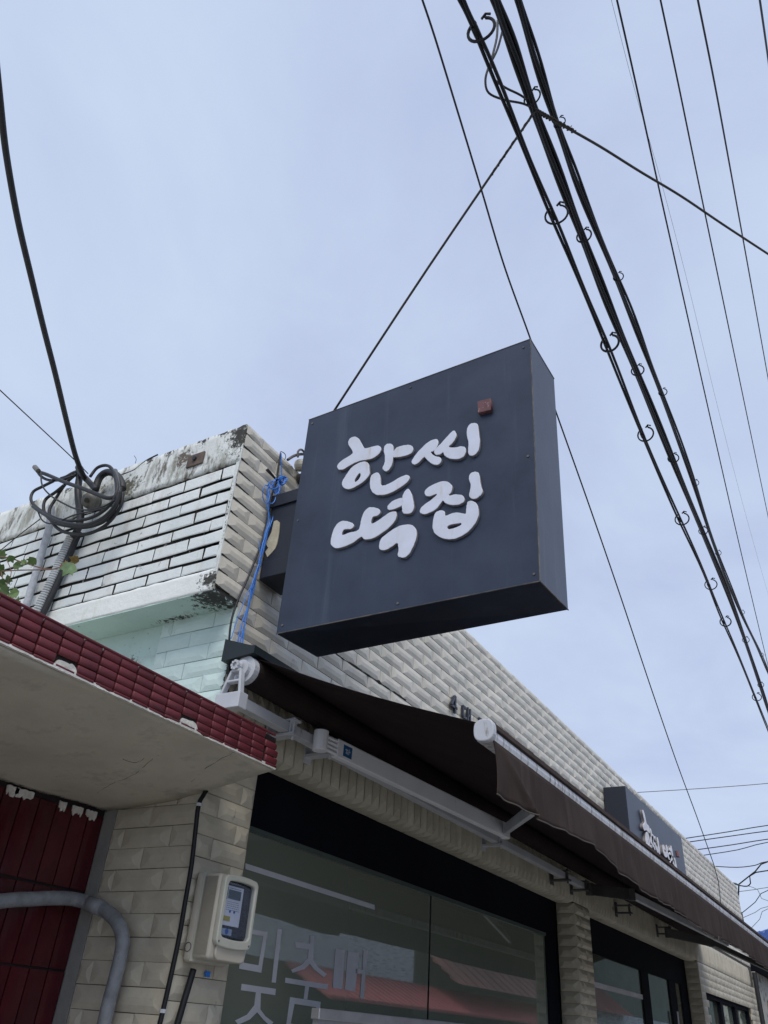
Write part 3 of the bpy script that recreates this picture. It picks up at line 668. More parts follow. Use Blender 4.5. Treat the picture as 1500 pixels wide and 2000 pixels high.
for (px0, px1, py) in ((17, 40, 1532), (30, 66, 1546), (118, 131, 1568), (143, 163, 1577), (170, 190, 1585)):
    a = onX((px0, py), XR + .006); b = onX((px1, py + (px1 - px0) * .3), XR + .006); n_ = 9
    top = [(a.y + (b.y - a.y) * i / n_, 2.222 + random.uniform(0, .004)) for i in range(n_ + 1)]
    bot = [(a.y + (b.y - a.y) * i / n_, 2.222 - 0.018 - random.uniform(0, .018) * (0 if i in (0, n_) else 1)) for i in range(n_, -1, -1)]
    MB().prism(top + bot, 0, XR - .002, XR + .005).obj('mortar_patch', m_plaster, rw)
m = MB()
for (px, py, s_) in ((166, 1840, 1.3), (163, 1862, 1.8), (160, 1850, .8), (153, 1920, .6), (168, 1828, .7)):
    a = onX((px, py), XR + .006); pl = [(a.y + math.cos(t_) * .006 * s_ * random.uniform(.5, 1.2), a.z + math.sin(t_) * .011 * s_ * random.uniform(.6, 1.2)) for t_ in [k * .7 for k in range(9)]]
    m.prism(pl, 0, XR - .004, XR + .004)
m.obj('paint_chip', m_plaster, rw)

# ================================================================== the hanging sign
sg = empty('projecting_sign', label='big square slate-blue sign jutting over the street, with white raised letters and red seal', cat='sign')
sg.location = (0, 0, 0)
SY0, SY1 = 0.04, 0.35
v8 = [(0.2065, SY0, 2.930), (1.386, SY0, 2.926), (1.4035, SY0, 4.148), (0.2066, SY0, 4.125), (0.2065, SY1, 2.948), (1.386, SY1, 2.956), (1.4035, SY1, 4.172), (0.2066, SY1, 4.14)]
box = MB().poly(v8, [(0, 1, 2, 3), (7, 6, 5, 4), (0, 4, 5, 1), (1, 5, 6, 2), (2, 6, 7, 3), (3, 7, 4, 0)]).obj('sign_box', m_sign, sg, bevel=0.003)
m = MB()
for a, b in ((0, 1), (1, 2), (2, 3), (1, 5), (2, 6)):
    A, B = Vector(v8[a]), Vector(v8[b]); m.tube([A.lerp(B, .001), A.lerp(B, .999)], 0.0026, 6)
m.obj('edge_trim', m_signb, box)
LET = {
 'A': [(300,378),(330,395),(350,430),(378,472),(430,460),(480,450),(505,462),(508,490),(490,520),(450,550),(400,565),(330,578),(260,610),(200,645),(165,645),(152,625),(160,600),(200,565),(250,535),(278,510),(268,480),(245,445),(243,415),(262,388)],
 'B': [(375,580),(405,595),(415,640),(412,690),(370,740),(310,780),(255,805),(215,800),(192,775),(195,740),(225,690),(260,640),(310,600)],
 'C': [(570,435),(600,440),(612,470),(608,540),(600,600),(580,640),(552,662),(530,650),(522,630),(538,590),(540,540),(533,500),(535,465),(550,442)],
 'D': [(612,500),(640,465),(690,450),(740,445),(768,462),(768,495),(745,520),(700,535),(650,545),(608,543)],
 'E': [(470,670),(495,680),(505,720),(510,770),(545,772),(600,745),(660,710),(710,690),(738,698),(738,725),(715,755),(660,795),(600,830),(540,850),(480,852),(440,830),(420,790),(418,740),(430,695)],
 'F': [(955,397),(975,415),(970,450),(945,490),(915,505),(950,535),(990,545),(1000,570),(985,600),(950,607),(910,590),(870,550),(858,545),(820,585),(785,605),(762,595),(762,570),(790,525),(840,470),(895,420)],
 'G': [(1095,330),(1120,345),(1122,380),(1090,430),(1060,460),(1110,465),(1160,455),(1195,465),(1200,500),(1180,540),(1130,560),(1070,555),(1025,530),(1015,505),(990,522),(955,525),(942,505),(950,480),(990,440),(1040,385)],
 'H': [(1265,265),(1295,275),(1305,320),(1313,400),(1308,470),(1285,515),(1250,533),(1225,522),(1218,490),(1222,430),(1208,370),(1212,310),(1235,275)],
 'I': [(200,1063),(245,1070),(280,1085),(285,1110),(262,1130),(215,1133),(195,1150),(195,1178),(250,1160),(320,1140),(338,1100),(350,1040),(375,985),(410,955),(455,955),(495,970),(500,1000),(480,1020),(445,1030),(432,1055),(430,1085),(480,1065),(540,1020),(590,990),(630,990),(635,1030),(610,1080),(560,1130),(490,1180),(430,1210),(375,1215),(345,1195),(290,1235),(220,1270),(150,1288),(110,1270),(98,1240),(105,1190),(125,1130),(155,1085)],
 'J': [(735,805),(760,850),(775,920),(775,965),(755,998),(715,1008),(685,995),(680,960),(680,900),(690,845),(710,815)],
 'K': [(684,880),(682,935),(640,958),(595,975),(565,970),(565,940),(600,905),(645,885)],
 'L': [(725,1093),(765,1100),(795,1140),(795,1200),(775,1260),(745,1320),(710,1358),(670,1362),(643,1345),(650,1300),(640,1245),(595,1275),(540,1303),(500,1295),(492,1262),(510,1210),(560,1165),(620,1125),(670,1100)],
 'M': [(1020,740),(1060,750),(1088,780),(1085,820),(1062,855),(1110,848),(1165,852),(1188,880),(1180,910),(1140,930),(1080,935),(1035,920),(1010,900),(970,955),(920,990),(870,1008),(830,1000),(825,975),(850,940),(920,890),(965,845),(900,865),(868,850),(865,820),(900,785),(960,755)],
 'N': [(1275,662),(1305,675),(1315,730),(1325,780),(1337,820),(1320,855),(1275,883),(1235,875),(1228,840),(1240,780),(1225,720),(1235,680)],
 'O': [(990,978),(1025,985),(1032,1020),(1080,1003),(1130,995),(1180,1003),(1200,1000),(1205,940),(1220,905),(1250,900),(1285,920),(1303,970),(1300,1030),(1270,1090),(1220,1150),(1150,1195),(1080,1213),(1010,1205),(950,1170),(928,1110),(935,1040),(955,995)]}
HOLE = {'B': [(338,675),(318,692),(296,728),(294,744),(302,746),(325,728),(342,698)], 'O': [(1050,1110),(1075,1095),(1130,1085),(1160,1082),(1158,1098),(1110,1120),(1070,1130),(1052,1125)]}
def s5(p): return (620 + p[0] / 4.1667, 760 + p[1] / 4.1667)
LW = {}
for k_, pl in LET.items():
    def c(p): q = onY(s5(p), SY0 - 0.022); return (q.x, q.z)
    o2 = smooth2([c(p) for p in pl], 4); o2 = [(a + random.uniform(-.0009, .0009), b + random.uniform(-.0009, .0009)) for a, b in o2]
    h2_ = [smooth2([c(p) for p in HOLE[k_]], 4)] if k_ in HOLE else []
    LW[k_] = (o2, h2_)
    shape_obj('letter_stroke', o2, h2_, ((0, SY0 + 0.001 if k_ not in 'KDJC' else SY0 + 0.0005, 0), (1, 0, 0), (0, 0, 1)), None, None, 0.015, 0.0018, [m_letter, m_letter_side], box)
a = onY((943, 790), SY0); 
def c(p): q = onY(s5(p), SY0 - .02); return (q.x, q.z)
shape_obj('red_seal', [c(p) for p in ((1302, 100), (1408, 74), (1413, 168), (1306, 193))], [], ((0, SY0 + .001, 0), (1, 0, 0), (0, 0, 1)), None, None, 0.022, 0.002, [m_seal], box)
for (x_, z_) in ((.235, 2.965), (.235, 3.5), (.235, 4.09), (1.365, 2.96), (1.365, 3.5), (1.37, 4.11), (.8, 2.955), (.8, 4.105)):
    MB().tube([(x_, SY0 + .001, z_), (x_, SY0 - .003, z_)], .0055, 8).obj('screw', m_signb, box)
# bracket between wall and sign
br = MB().box(0.012, 0.205, 0.09, 0.26, 3.26, 3.735).obj('bracket', m_navy, sg, bevel=0.004)
MB().box(0.014, 0.205, 0.078, 0.0895, 3.66, 3.73).obj('bracket_plate', m_navy, br, bevel=0.002)
MB().box(0.03, 0.205, 0.080, 0.0895, 3.26, 3.345).obj('bracket_plate', m_navy, br, bevel=0.002)
flake = [(535, 1018), (541, 1016), (546, 1020), (545, 1040), (541, 1062), (537, 1072), (528, 1082), (522, 1088), (518, 1078), (524, 1070), (519, 1062), (524, 1052), (530, 1040)]
def c(p): q = onY(p, 0.086); return (q.x, q.z)
shape_obj('peeling_flake', [c(p) for p in flake], [], ((0, 0.0895, 0), (1, 0, 0), (0, 0, 1)), None, None, 0.004, 0, [m_peel], br)
m_seal2 = mat('small_red_seal', (0.30, 0.14, 0.15), None, 9, .6)
# ================================================================== second sign flat on the facade
s2 = empty('facade_sign', label='long slate-blue sign flat on the cream parapet above the far awning', cat='sign')
MB().box(0.012, 0.226, 5.55, 7.93, 3.02, 3.70).obj('sign_box', m_navy, s2, bevel=0.004)
b2 = MB().box(0.2262, 0.23, 5.552, 7.928, 3.022, 3.698).obj('front_panel', m_sign, s2)
ref = min(a for k_ in 'ABCDEFGH' for a, b in LW[k_][0])
def s2place(keys, y0, z0, sc):
    xs = [a for k_ in keys for a, b in LW[k_][0]]; zs = [b for k_ in keys for a, b in LW[k_][0]]; mnx, mxz = min(xs), max(zs)
    for k_ in keys:
        f_ = lambda pl: [(y0 + (a - mnx) * sc[0], z0 + (b - mxz) * sc[1]) for a, b in pl]
        shape_obj('small_letter', f_(LW[k_][0][::2]), [f_(h[::2]) for h in LW[k_][1]], ((0.230, 0, 0), (0, 1, 0), (0, 0, 1)), None, None, 0.03, 0.003, [m_smallletter, m_letter_side], b2)
q = onX((1250, 1578), 0.25); s2place('ABCDE', q.y, q.z, (1.15, 1.15))
q = onX((1268, 1636), 0.25); s2place('FGH', q.y, q.z + .07, (1.15, .95))
q = onX((1291, 1643), 0.25); s2place('IJKL', q.y, q.z + .04, (1.15, .85))
q = onX((1304, 1674), 0.25); s2place('MNO', q.y, q.z + .05, (1.3, .95))
q = onX((1326, 1668), 0.25); MB().box(0.2305, 0.25, q.y - .03, q.y + .03, q.z - .03, q.z + .03).obj('red_seal', m_seal2, b2)

# ================================================================== awning
aw = empty('retractable_awning', label='dark brown retractable awning with white arms and front bar stretched along the tiled shop front', cat='awning')
YA, YB = -0.024, 9.2
CX, CZ = 1.18, 2.385
RXc, RZc = 0.13, 2.752
rr = 0.062
# cloth
m = MB(); vs = []; fs = []
prof = [(RXc - 0.04, RZc + rr * .75)] + [(RXc + math.sin(a_) * rr, RZc + math.cos(a_) * rr) for a_ in (0.0, .35)]
for t in [k / 10 for k in range(1, 11)]:
    x = (RXc + .02) + (CX - 0.01 - RXc - .02) * t; zz = (RZc + rr) + (CZ + 0.034 - RZc - rr) * t - 0.02 * math.sin(math.pi * t); prof.append((x, zz))
prof += [(CX + .022, CZ + .026)]
ny = 60
for j in range(ny + 1):
    y = YA + 0.02 + (YB - YA - .04) * j / ny
    for i, (x, zz) in enumerate(prof): vs.append((x, y, zz + 0.004 * math.sin(y * 2.3 + x * 3) * (1 if 2 < i < 13 else 0)))
k = len(prof)
for j in range(ny):
    for i in range(k - 1): a = j * k + i; fs.append((a, a + 1, a + k + 1, a + k))
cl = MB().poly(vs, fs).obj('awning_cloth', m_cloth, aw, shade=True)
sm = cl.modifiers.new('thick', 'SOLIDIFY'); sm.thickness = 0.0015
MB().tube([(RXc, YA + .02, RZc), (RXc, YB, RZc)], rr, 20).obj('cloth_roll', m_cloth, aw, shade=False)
ec = MB().tube([(RXc, YA - .012, RZc), (RXc, YA + 0.018, RZc)], 0.058, 20).tube([(RXc, YA - .030, RZc), (RXc, YA - .012, RZc)], 0.036, 16).obj('roller_end_cap', m_alu, aw)
gear = MB().tube([(RXc - .012, YA - .055, RZc + .004), (RXc - .004, YA - .034, RZc + .004)], 0.020, 12)
for k in range(8):
    a_ = k * math.pi / 4; gear.box(RXc - .010 + .016 * math.cos(a_) - .005, RXc - .010 + .016 * math.cos(a_) + .005, YA - .062, YA - .054, RZc + .004 + .016 * math.sin(a_) - .005, RZc + .004 + .016 * math.sin(a_) + .005)
gear.obj('crank_gear', m_alu, ec)
# end bracket (open frame) from the roller down to the torque bar
eb = MB(); yb0, yb1 = YA - 0.052, YA - 0.026
def seg(p, q, w, y0, y1):
    A, B = Vector((p[0], p[1])), Vector((q[0], q[1])); d = (B - A).normalized(); n_ = Vector((-d.y, d.x)) * w / 2
    eb.prism([tuple(A + n_), tuple(B + n_), tuple(B - n_), tuple(A - n_)], 1, y0, y1)
seg((0.145, 2.735), (0.165, 2.60), .012, yb0, yb1); seg((0.10, 2.735), (0.055, 2.62), .012, yb0, yb1); seg((0.10, 2.735), (0.15, 2.735), .012, yb0 - .001, yb1 + .001); seg((0.085, 2.690), (0.15, 2.690), .010, yb0 - .001, yb1 + .001)
eb.box(0.045, 0.172, yb0 - .006, yb1 + .02, 2.575, 2.64)
eb.obj('end_bracket', m_alu, aw, bevel=0.003)
# torque bar with wall shoes
MB().box(0.085, 0.130, YA - .01, 4.4, 2.600, 2.645).obj('torque_bar', m_alu, aw, bevel=0.003)
for yy in (0.33, 0.62, 2.62, 3.9, 4.35, 5.6, 7.1):
    sh = MB().box(0.017, 0.160, yy - .025, yy + .025, 2.585, 2.598).box(0.017, 0.160, yy - .025, yy + .025, 2.648, 2.658).box(0.011, 0.020, yy - .03, yy + .03, 2.56, 2.68) \
        .tube([(.14, yy, 2.57), (.14, yy, 2.67)], .007, 8).box(0.132, 0.140, yy - .022, yy + .022, 2.598, 2.648)
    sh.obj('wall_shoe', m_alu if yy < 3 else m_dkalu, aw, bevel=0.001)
# arms
def beam(m_, A, B, w, h):
    A, B = Vector(A), Vector(B); d = (B - A).normalized(); sd_ = d.cross(Vector((0, 0, 1))).normalized(); up = sd_.cross(d)
    q = [sd_ * w / 2 * i + up * h / 2 * j for i, j in ((-1, -1), (1, -1), (1, 1), (-1, 1))]
    return m_.poly([A + v for v in q] + [B + v for v in q], [(0, 1, 2, 3), (7, 6, 5, 4), (0, 4, 5, 1), (1, 5, 6, 2), (2, 6, 7, 3), (3, 7, 4, 0)])
def arm(sh_, el, en, m1_, m2_, lab=None):
    a_ = empty('folding_arm', aw)
    u = beam(MB(), Vector(sh_).lerp(Vector(el), .06), el, 0.038, 0.082).obj('upper_arm', m1_, a_, bevel=0.004)
    f_ = beam(MB(), Vector(el).lerp(Vector(en), .03), en, 0.030, 0.052).obj('forearm', m2_, a_, bevel=0.004)
    E_ = Vector(el); MB().tube([E_ + Vector((0, .015, -.042)), E_ + Vector((0, .015, .042))], 0.028, 12).obj('elbow_joint', m1_, a_, bevel=0.003)
    Sh = Vector(sh_); d = (Vector(el) - Sh).normalized()
    g = MB().tube([Sh + Vector((0, 0, -.045)), Sh + Vector((0, 0, .045))], 0.034, 14)
    g.obj('shoulder_joint', m1_, a_, bevel=0.003)
    g = MB()
    for k in (-1.5, -.5, .5, 1.5): g.tube([Sh + d * .03 + Vector((.006, 0, k * .019)), Sh + d * .115 + Vector((.008, 0, k * .019))], 0.0085, 8)
    g.obj('spring_cable', m1_, a_)
    return a_
sh0 = onX((626, 1447), 0.17); el0 = onX((985, 1622), 0.335); en0 = Vector((1.16, 0.72, 2.372))
a1 = arm(sh0, el0, en0, m_armw, m_alu)
# blue sticker on the first arm, set proud of the beam face
A_, B_ = Vector(sh0), Vector(el0); d_ = (B_ - A_).normalized(); sd_ = d_.cross(Vector((0, 0, 1))).normalized(); up_ = sd_.cross(d_)
if sd_.x < 0: sd_ = -sd_
pc = A_ + d_ * 0.175 + sd_ * 0.0182
stk = MB(); q = [pc + d_ * a + up_ * b for a, b in ((-.032, -.026), (.032, -.026), (.032, .026), (-.032, .026))]
stk.poly(q + [v + sd_ * .0012 for v in q], [(0, 1, 2, 3), (7, 6, 5, 4), (0, 4, 5, 1), (1, 5, 6, 2), (2, 6, 7, 3), (3, 7, 4, 0)])
sto = stk.obj('blue_sticker', m_bluelab, a1)
stk = MB()
for (a, b, c_, d2) in ((-.016, -.010, .0, -.007), (-.010, -.010, -.007, .012), (-.018, .004, .0, .008), (.006, -.012, .010, .014), (.010, .0, .018, .004), (-.004, -.014, -.001, .0)):
    q = [pc + d_ * i + up_ * j + sd_ * .0014 for i, j in ((a, b), (c_, b), (c_, d2), (a, d2))]; stk.poly(q + [v + sd_ * .0006 for v in q], [(0, 1, 2, 3), (7, 6, 5, 4), (0, 4, 5, 1), (1, 5, 6, 2), (2, 6, 7, 3), (3, 7, 4, 0)])
stk.obj('sticker_print', m_letter, a1)
sh1 = onX((1152, 1737), 0.14); el1 = onX((1232, 1747), 0.50)
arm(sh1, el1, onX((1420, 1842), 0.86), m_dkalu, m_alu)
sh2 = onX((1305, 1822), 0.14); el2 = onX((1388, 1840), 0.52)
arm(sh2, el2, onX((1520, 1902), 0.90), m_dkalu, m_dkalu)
# front bar
fb = MB().prism([(CX - .02, CZ - .028), (CX + .032, CZ - .032), (CX + .037, CZ - .012), (CX + .035, CZ + .004), (CX + .02, CZ + .022), (CX - .02, CZ + .022)], 1, YA + .015, YB).obj('front_bar', m_bar, aw)
pl = [(CX + .014 + .036 * math.copysign(abs(math.cos(t)) ** .75, math.cos(t)), CZ - .002 + .037 * math.copysign(abs(math.sin(t)) ** .75, math.sin(t))) for t in [2 * math.pi * k / 20 for k in range(20)]]
MB().prism(pl, 1, YA - .012, YA + .0145).obj('bar_end_cap', m_alu, aw, bevel=0.004)
# valance
m = MB(); vs = []; fs = []; nyv = 700; nz = 10
keys = [(-0.02, 2.188), (0.2, 2.192), (0.45, 2.196), (0.75, 2.212), (0.99, 2.222), (1.4, 2.19), (1.83, 2.165), (2.4, 2.175), (3.2, 2.15), (3.45, 2.155), (3.46, 2.18), (4.4, 2.18), (6, 2.16), (9.3, 2.17)]
def zb_(y):
    for (a, b), (c_, d2) in zip(keys, keys[1:]):
        if y <= c_: t = (y - a) / (c_ - a); t = t * t * (3 - 2 * t); return b + (d2 - b) * t
    return keys[-1][1]
ph = [random.uniform(0, 6) for _ in range(4)]
for j in range(nyv + 1):
    y = YA + .02 + (YB - YA - .03) * j / nyv; zb = zb_(y); zt = CZ - .026
    for i in range(nz + 1):
        u = i / nz; 
        wv = (0.007 * math.sin(y * 5.3 + ph[0] + u * .6) + 0.006 * math.sin(y * 19 + ph[1] - u * .9) + 0.0035 * math.sin(y * 41 + ph[2] + 2 * math.sin(y * 3))) * u ** 1.2
        fold = 0
        if y < 0.34:
            s_ = (y - 0.04 - 0.28 * u) ; fold = 0.022 * u * math.exp(-(s_ / .03) ** 2)
            yy = y + 0.018 * math.sin(u * 3.0) * (1 - max(0, y) / .34)
        else: yy = y
        vs.append((CX + .034 + wv + fold + 0.012 * u, yy, zt + (zb - zt) * u))
k = nz + 1
for j in range(nyv):
    for i in range(nz): a = j * k + i; fs.append((a, a + 1, a + k + 1, a + k))
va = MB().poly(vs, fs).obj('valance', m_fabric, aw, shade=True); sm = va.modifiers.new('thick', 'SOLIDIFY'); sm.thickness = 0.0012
hem = MB().tube([(vs[j * k + nz][0] + .0008, vs[j * k + nz][1], vs[j * k + nz][2]) for j in range(0, nyv + 1, 2)], 0.0026, 5).obj('valance_hem', mat('grey_brown_hem', (0.10, 0.08, 0.068), None, 8, .9), va)
MB().prism([(CX - .034, CZ + .036), (CX + .014, CZ + .046), (CX + .034, CZ + .034), (CX + .043, CZ + .010), (CX + .038, CZ + .006), (CX + .018, CZ + .026), (CX - .034, CZ + .030)], 1, YA + .02, YB).obj('cloth_wrap', m_fabric, aw)
# rain hood over the roller
hp = onY((507, 1264), YA)
hd = MB().prism([(0.012, 2.90), (hp.x - .02, hp.z + 0.0), (hp.x, hp.z - .002), (hp.x, hp.z - .035), (0.05, 2.80), (0.012, 2.80)], 1, YA - .03, YB).obj('rain_hood', m_hood, aw)

# ================================================================== electricity meter
em = empty('electric_meter', label='ivory plastic electricity meter box with glazed front on the tiled corner pillar', cat='meter')
def rbox(x0, x1, y0, y1, z0, z1, name, mt, parent, bev, segs=3):
    o = MB().box(x0, x1, y0, y1, z0, z1).obj(name, mt, parent, bevel=bev); o.modifiers[-1].segments = segs; o.data.shade_smooth(); return o
base = rbox(0.013, 0.052, 0.030, 0.236, 1.712, 2.000, 'back_box', m_meter, em, 0.012)
MB().box(0.0515, 0.0535, 0.0275, 0.237, 1.715, 1.998).obj('box_seam', m_meter_l, base)
body = rbox(0.052, 0.128, 0.034, 0.236, 1.722, 1.997, 'front_box', m_meter, em, 0.012)
m = MB()
for k in range(12): x = 0.060 + k * 0.0050; m.box(x, x + .0022, 0.0318, 0.0345, 1.735, 1.985)
m.obj('rib', mat('meter_rib_shade', (0.30, 0.285, 0.24), None, 6, .6), body)  # darker rib colour stands in for shade in the grooves
pl = []
def rrect(y0, y1, z0, z1, r, arc=0.0):
    o_ = []
    for (cy, cz, a0) in ((y1 - r, z1 - r, 0), (y0 + r, z1 - r, 90), (y0 + r, z0 + r, 180), (y1 - r, z0 + r, 270)):
        for k in range(6):
            a_ = R(a0 + 18 * k); yy = cy + r * math.cos(a_); zz = cz + r * math.sin(a_)
            u = (yy - (y0 + y1) / 2) / ((y1 - y0) / 2); zz += (arc * (1 - u * u) if cz > (z0 + z1) / 2 else -arc * (1 - u * u)); o_.append((yy, zz))
        if a0 == 0 and arc:
            for t in (.25, .5, .75):
                yy = y1 - r + (y0 + r - y1 + r) * t; u = (yy - (y0 + y1) / 2) / ((y1 - y0) / 2); o_.append((yy, z1 + arc * (1 - u * u)))
        if a0 == 180 and arc:
            for t in (.25, .5, .75):
                yy = y0 + r + (y1 - y0 - 2 * r) * t; u = (yy - (y0 + y1) / 2) / ((y1 - y0) / 2); o_.append((yy, z0 - arc * (1 - u * u)))
    return o_
shape_obj('window_bezel', rrect(0.040, 0.232, 1.768, 1.990, .018, .008), [rrect(0.060, 0.216, 1.795, 1.972, .014, .006)], ((0.1275, 0, 0), (0, 1, 0), (0, 0, 1)), None, None, 0.022, 0.004, [m_meter_l], em)
MB().prism(rrect(0.058, 0.218, 1.793, 1.974, .012, .006), 0, 0.1282, 0.1300).obj('meter_recess', m_meterin, em)
shape_obj('terminal_cover', rrect(0.058, 0.222, 1.722, 1.775, .022), [], ((0.1285, 0, 0), (0, 1, 0), (0, 0, 1)), None, None, 0.010, 0.004, [m_meter], em)
fp = MB().box(0.1300, 0.1345, 0.072, 0.166, 1.832, 1.961).obj('face_plate', m_face, em, bevel=0.002)
MB().box(0.1347, 0.1358, 0.082, 0.152, 1.918, 1.948).obj('display', m_lcd, fp)
MB().box(0.1347, 0.1354, 0.066, 0.078, 1.915, 1.955).obj('teal_label', m_teal, fp)
MB().box(0.1347, 0.1354, 0.074, 0.110, 1.846, 1.862).obj('yellow_label', m_yellow, fp)
m = MB()
for r in range(5):
    y = 0.082
    while y < 0.150:
        w = random.uniform(.003, .011); m.box(0.1347, 0.1351, y, y + w, 1.908 - r * .0066, 1.9095 - r * .0066); y += w + .003
m.box(0.1347, 0.1351, .085, .150, 1.952, 1.9535); m.obj('print_line', m_ink, fp)
for yy in (0.103, 0.127): MB().tube([(0.1346, yy, 1.878), (0.1375, yy, 1.878)], 0.0042, 10).obj('seal_dot', m_bluemark, fp)
MB().box(0.1301, 0.1325, 0.066, 0.134, 1.803, 1.823).obj('lower_label', mat('pale_blue_label', (0.25, 0.34, 0.46), None, 8, .5), em)
MB().tube([(0.1326, .105, 1.814), (0.1345, .105, 1.814)], 0.009, 10).obj('blue_mark', m_bluemark, em)
MB().box(0.141, 0.1425, 0.061, 0.215, 1.797, 1.970).obj('glass_cover', m_clear, em)
mm_ = MB(); cc = Vector((0.033, 0.0292, 1.757)); 
mm_.tube([cc + Vector((.014 * math.cos(a_), 0, .014 * math.sin(a_))) for a_ in [2 * math.pi * k / 20 for k in range(21)]], 0.0012, 5).obj('knockout_ring', m_ink, base)
for yy in (0.052, 0.219): MB().tube([(0.149, yy, 1.779), (0.1515, yy, 1.779)], .0035, 8).obj('screw', m_iron, em)
q = onX((407, 1902), 0.02); MB().box(0.012, 0.022, q.y - .012, q.y + .010, q.z - .010, q.z + .008).obj('blue_cable_tie', m_blue, em, bevel=.002)

# ================================================================== cables on the walls
def wire(name, pts, r, mt, n=8, sm_=4, **k):
    o = MB().tube(smooth(pts, sm_), r, n).obj(name, mt, shade=True, **k); return o
pts = [onX(p, .018) for p in [(407, 1538), (398, 1552), (388, 1572), (382, 1620), (374, 1690), (362, 1760), (350, 1830), (334, 1905), (318, 1975), (308, 2015)]]
w_ = wire('black_power_cable', [Vector((.018, p.y - .02, p.z)) if 0 else p for p in pts], 0.0085, m_black, label='black cable clipped down the corner edge of the tiled pillar', cat='cable')
for q in (2, 9): 
    c0 = pts[q - 1] if q == 9 else pts[2]; MB().tube([c0 + Vector((0, 0, -.005)), c0 + Vector((0, 0, .006))], 0.0115, 8).obj('cable_clip', m_alu, w_)
pts = [onX(p, .03) for p in [(378, 1893), (370, 1920), (358, 1960), (342, 2015)]]
wire('meter_supply_cable', pts, 0.0115, m_black, label='thick black cable leaving the underside of the meter box', cat='cable')
def z4(x, y): return (400 + x / 4, 800 + y / 4)
pts = [onX(z4(*p), .020) for p in [(592, 345), (572, 470), (560, 560), (520, 680), (488, 850), (446, 1030), (395, 1170), (330, 1330), (262, 1480), (215, 1620), (195, 1740), (190, 1880), (188, 1990)]] + [onX(p, .022) for p in [(446, 1330), (444, 1380)]]
wire('thin_black_wall_cable', pts, 0.0048, m_oldcable, label='thin black cable running down the cream corner tiles beside the blue rope', cat='cable')
MB().tube(smooth([onX(z4(*p), .022) for p in [(480, 470), (510, 500), (550, 540), (565, 552)]], 3), .0045, 6).tube(smooth([onX(z4(*p), .024) for p in [(490, 462), (515, 490), (560, 548)]], 3), .0035, 6) \
    .obj('cable_end', m_oldcable, label='short black cut cable end poking from the blue knot', cat='cable')
# blue rope
rope = empty('blue_rope', label='bright blue nylon rope tied in a knot and hanging in strands down the corner', cat='rope')
strands = [[(595, 340), (600, 470), (590, 560), (560, 640), (545, 800), (520, 900), (470, 1000), (440, 1150), (390, 1330), (350, 1480), (320, 1640), (260, 1880), (240, 1990)],
           [(575, 555), (560, 700), (530, 850), (490, 960), (450, 1120), (400, 1300), (365, 1440), (330, 1600), (300, 1760), (285, 1990)],
           [(545, 560), (500, 640), (490, 760), (510, 860), (480, 960), (445, 1080), (420, 1210), (370, 1360), (345, 1500), (315, 1660), (290, 1850), (262, 1990)],
           [(590, 600), (575, 720), (540, 830), (500, 930), (460, 1100), (405, 1260), (385, 1400), (300, 1640), (250, 1850), (236, 1990)],
           [(430, 1020), (430, 1100), (440, 1180), (420, 1260), (350, 1400), (290, 1540), (240, 1680), (205, 1790)],
           [(500, 700), (495, 860), (470, 960), (450, 1080), (415, 1230), (370, 1400)]]
for i, s_ in enumerate(strands):
    q = [onX(z4(*p), .028 + .004 * (i % 3) + (.06 if p[1] > 1840 else (.03 if p[1] > 1740 else 0)) * 0) for p in s_]
    q = smooth(q, 4); q = [v + Vector((0, random.uniform(-.0012, .0012), 0)) for v in q]
    MB().tube(q, 0.0028 if i < 4 else 0.0018, 6).obj('rope_strand', m_blue, rope)
m = MB()
for (cx_, cy_, a_, b_, rr_) in ((610, 545, 30, 22, .0045), (520, 660, 36, 75, .0026), (480, 660, 28, 70, .0022), (560, 600, 26, 60, .003), (605, 560, 18, 26, .006), (535, 590, 40, 30, .003)):
    c0 = onX(z4(cx_, cy_), .036); ring = []
    for k in range(22):
        t = 2 * math.pi * k / 20; q = onX(z4(cx_ + a_ * math.cos(t), cy_ + b_ * math.sin(t)), .034 + .006 * math.sin(t * 2)); ring.append(q)
    m.tube(ring, rr_, 6)
m.obj('rope_knot', m_blue, rope)
# cream pipe stub + conduit beside the sign bracket
st = empty('wall_pipe_stub', label='short cream pipe stub and grey bent conduit left of the big hanging sign', cat='pipe')
a = onX((596, 905), .05); MB().tube([a + Vector((-.045, 0, 0.0)), a + Vector((.03, -.0, -.02))], .034, 14).obj('pipe', m_tile_old, st)
b = onX((600, 932), .06); MB().tube([b + Vector((-.05, 0, 0)), b + Vector((.02, 0, 0))], .030, 14).tube([b + Vector((.015, 0, 0)), b + Vector((.022, 0, 0))], .038, 14).obj('flange', m_steelwire, st)
MB().tube(smooth([onX(p, .03) for p in [(562, 898), (575, 890), (590, 887), (600, 890)]], 4), .008, 8).tube(smooth([onX(p, .045) for p in [(582, 893), (582, 882), (588, 878), (594, 884), (595, 900)]], 4), .006, 8).obj('conduit', m_iron, st)
wire('thin_wire_loop', [onX(p, .03) for p in [(547, 885), (549, 882), (556, 886), (558, 892), (556, 898)]], .002, m_steelwire, label='tiny loop of wire on top of the parapet above the blue knot', cat='wire')

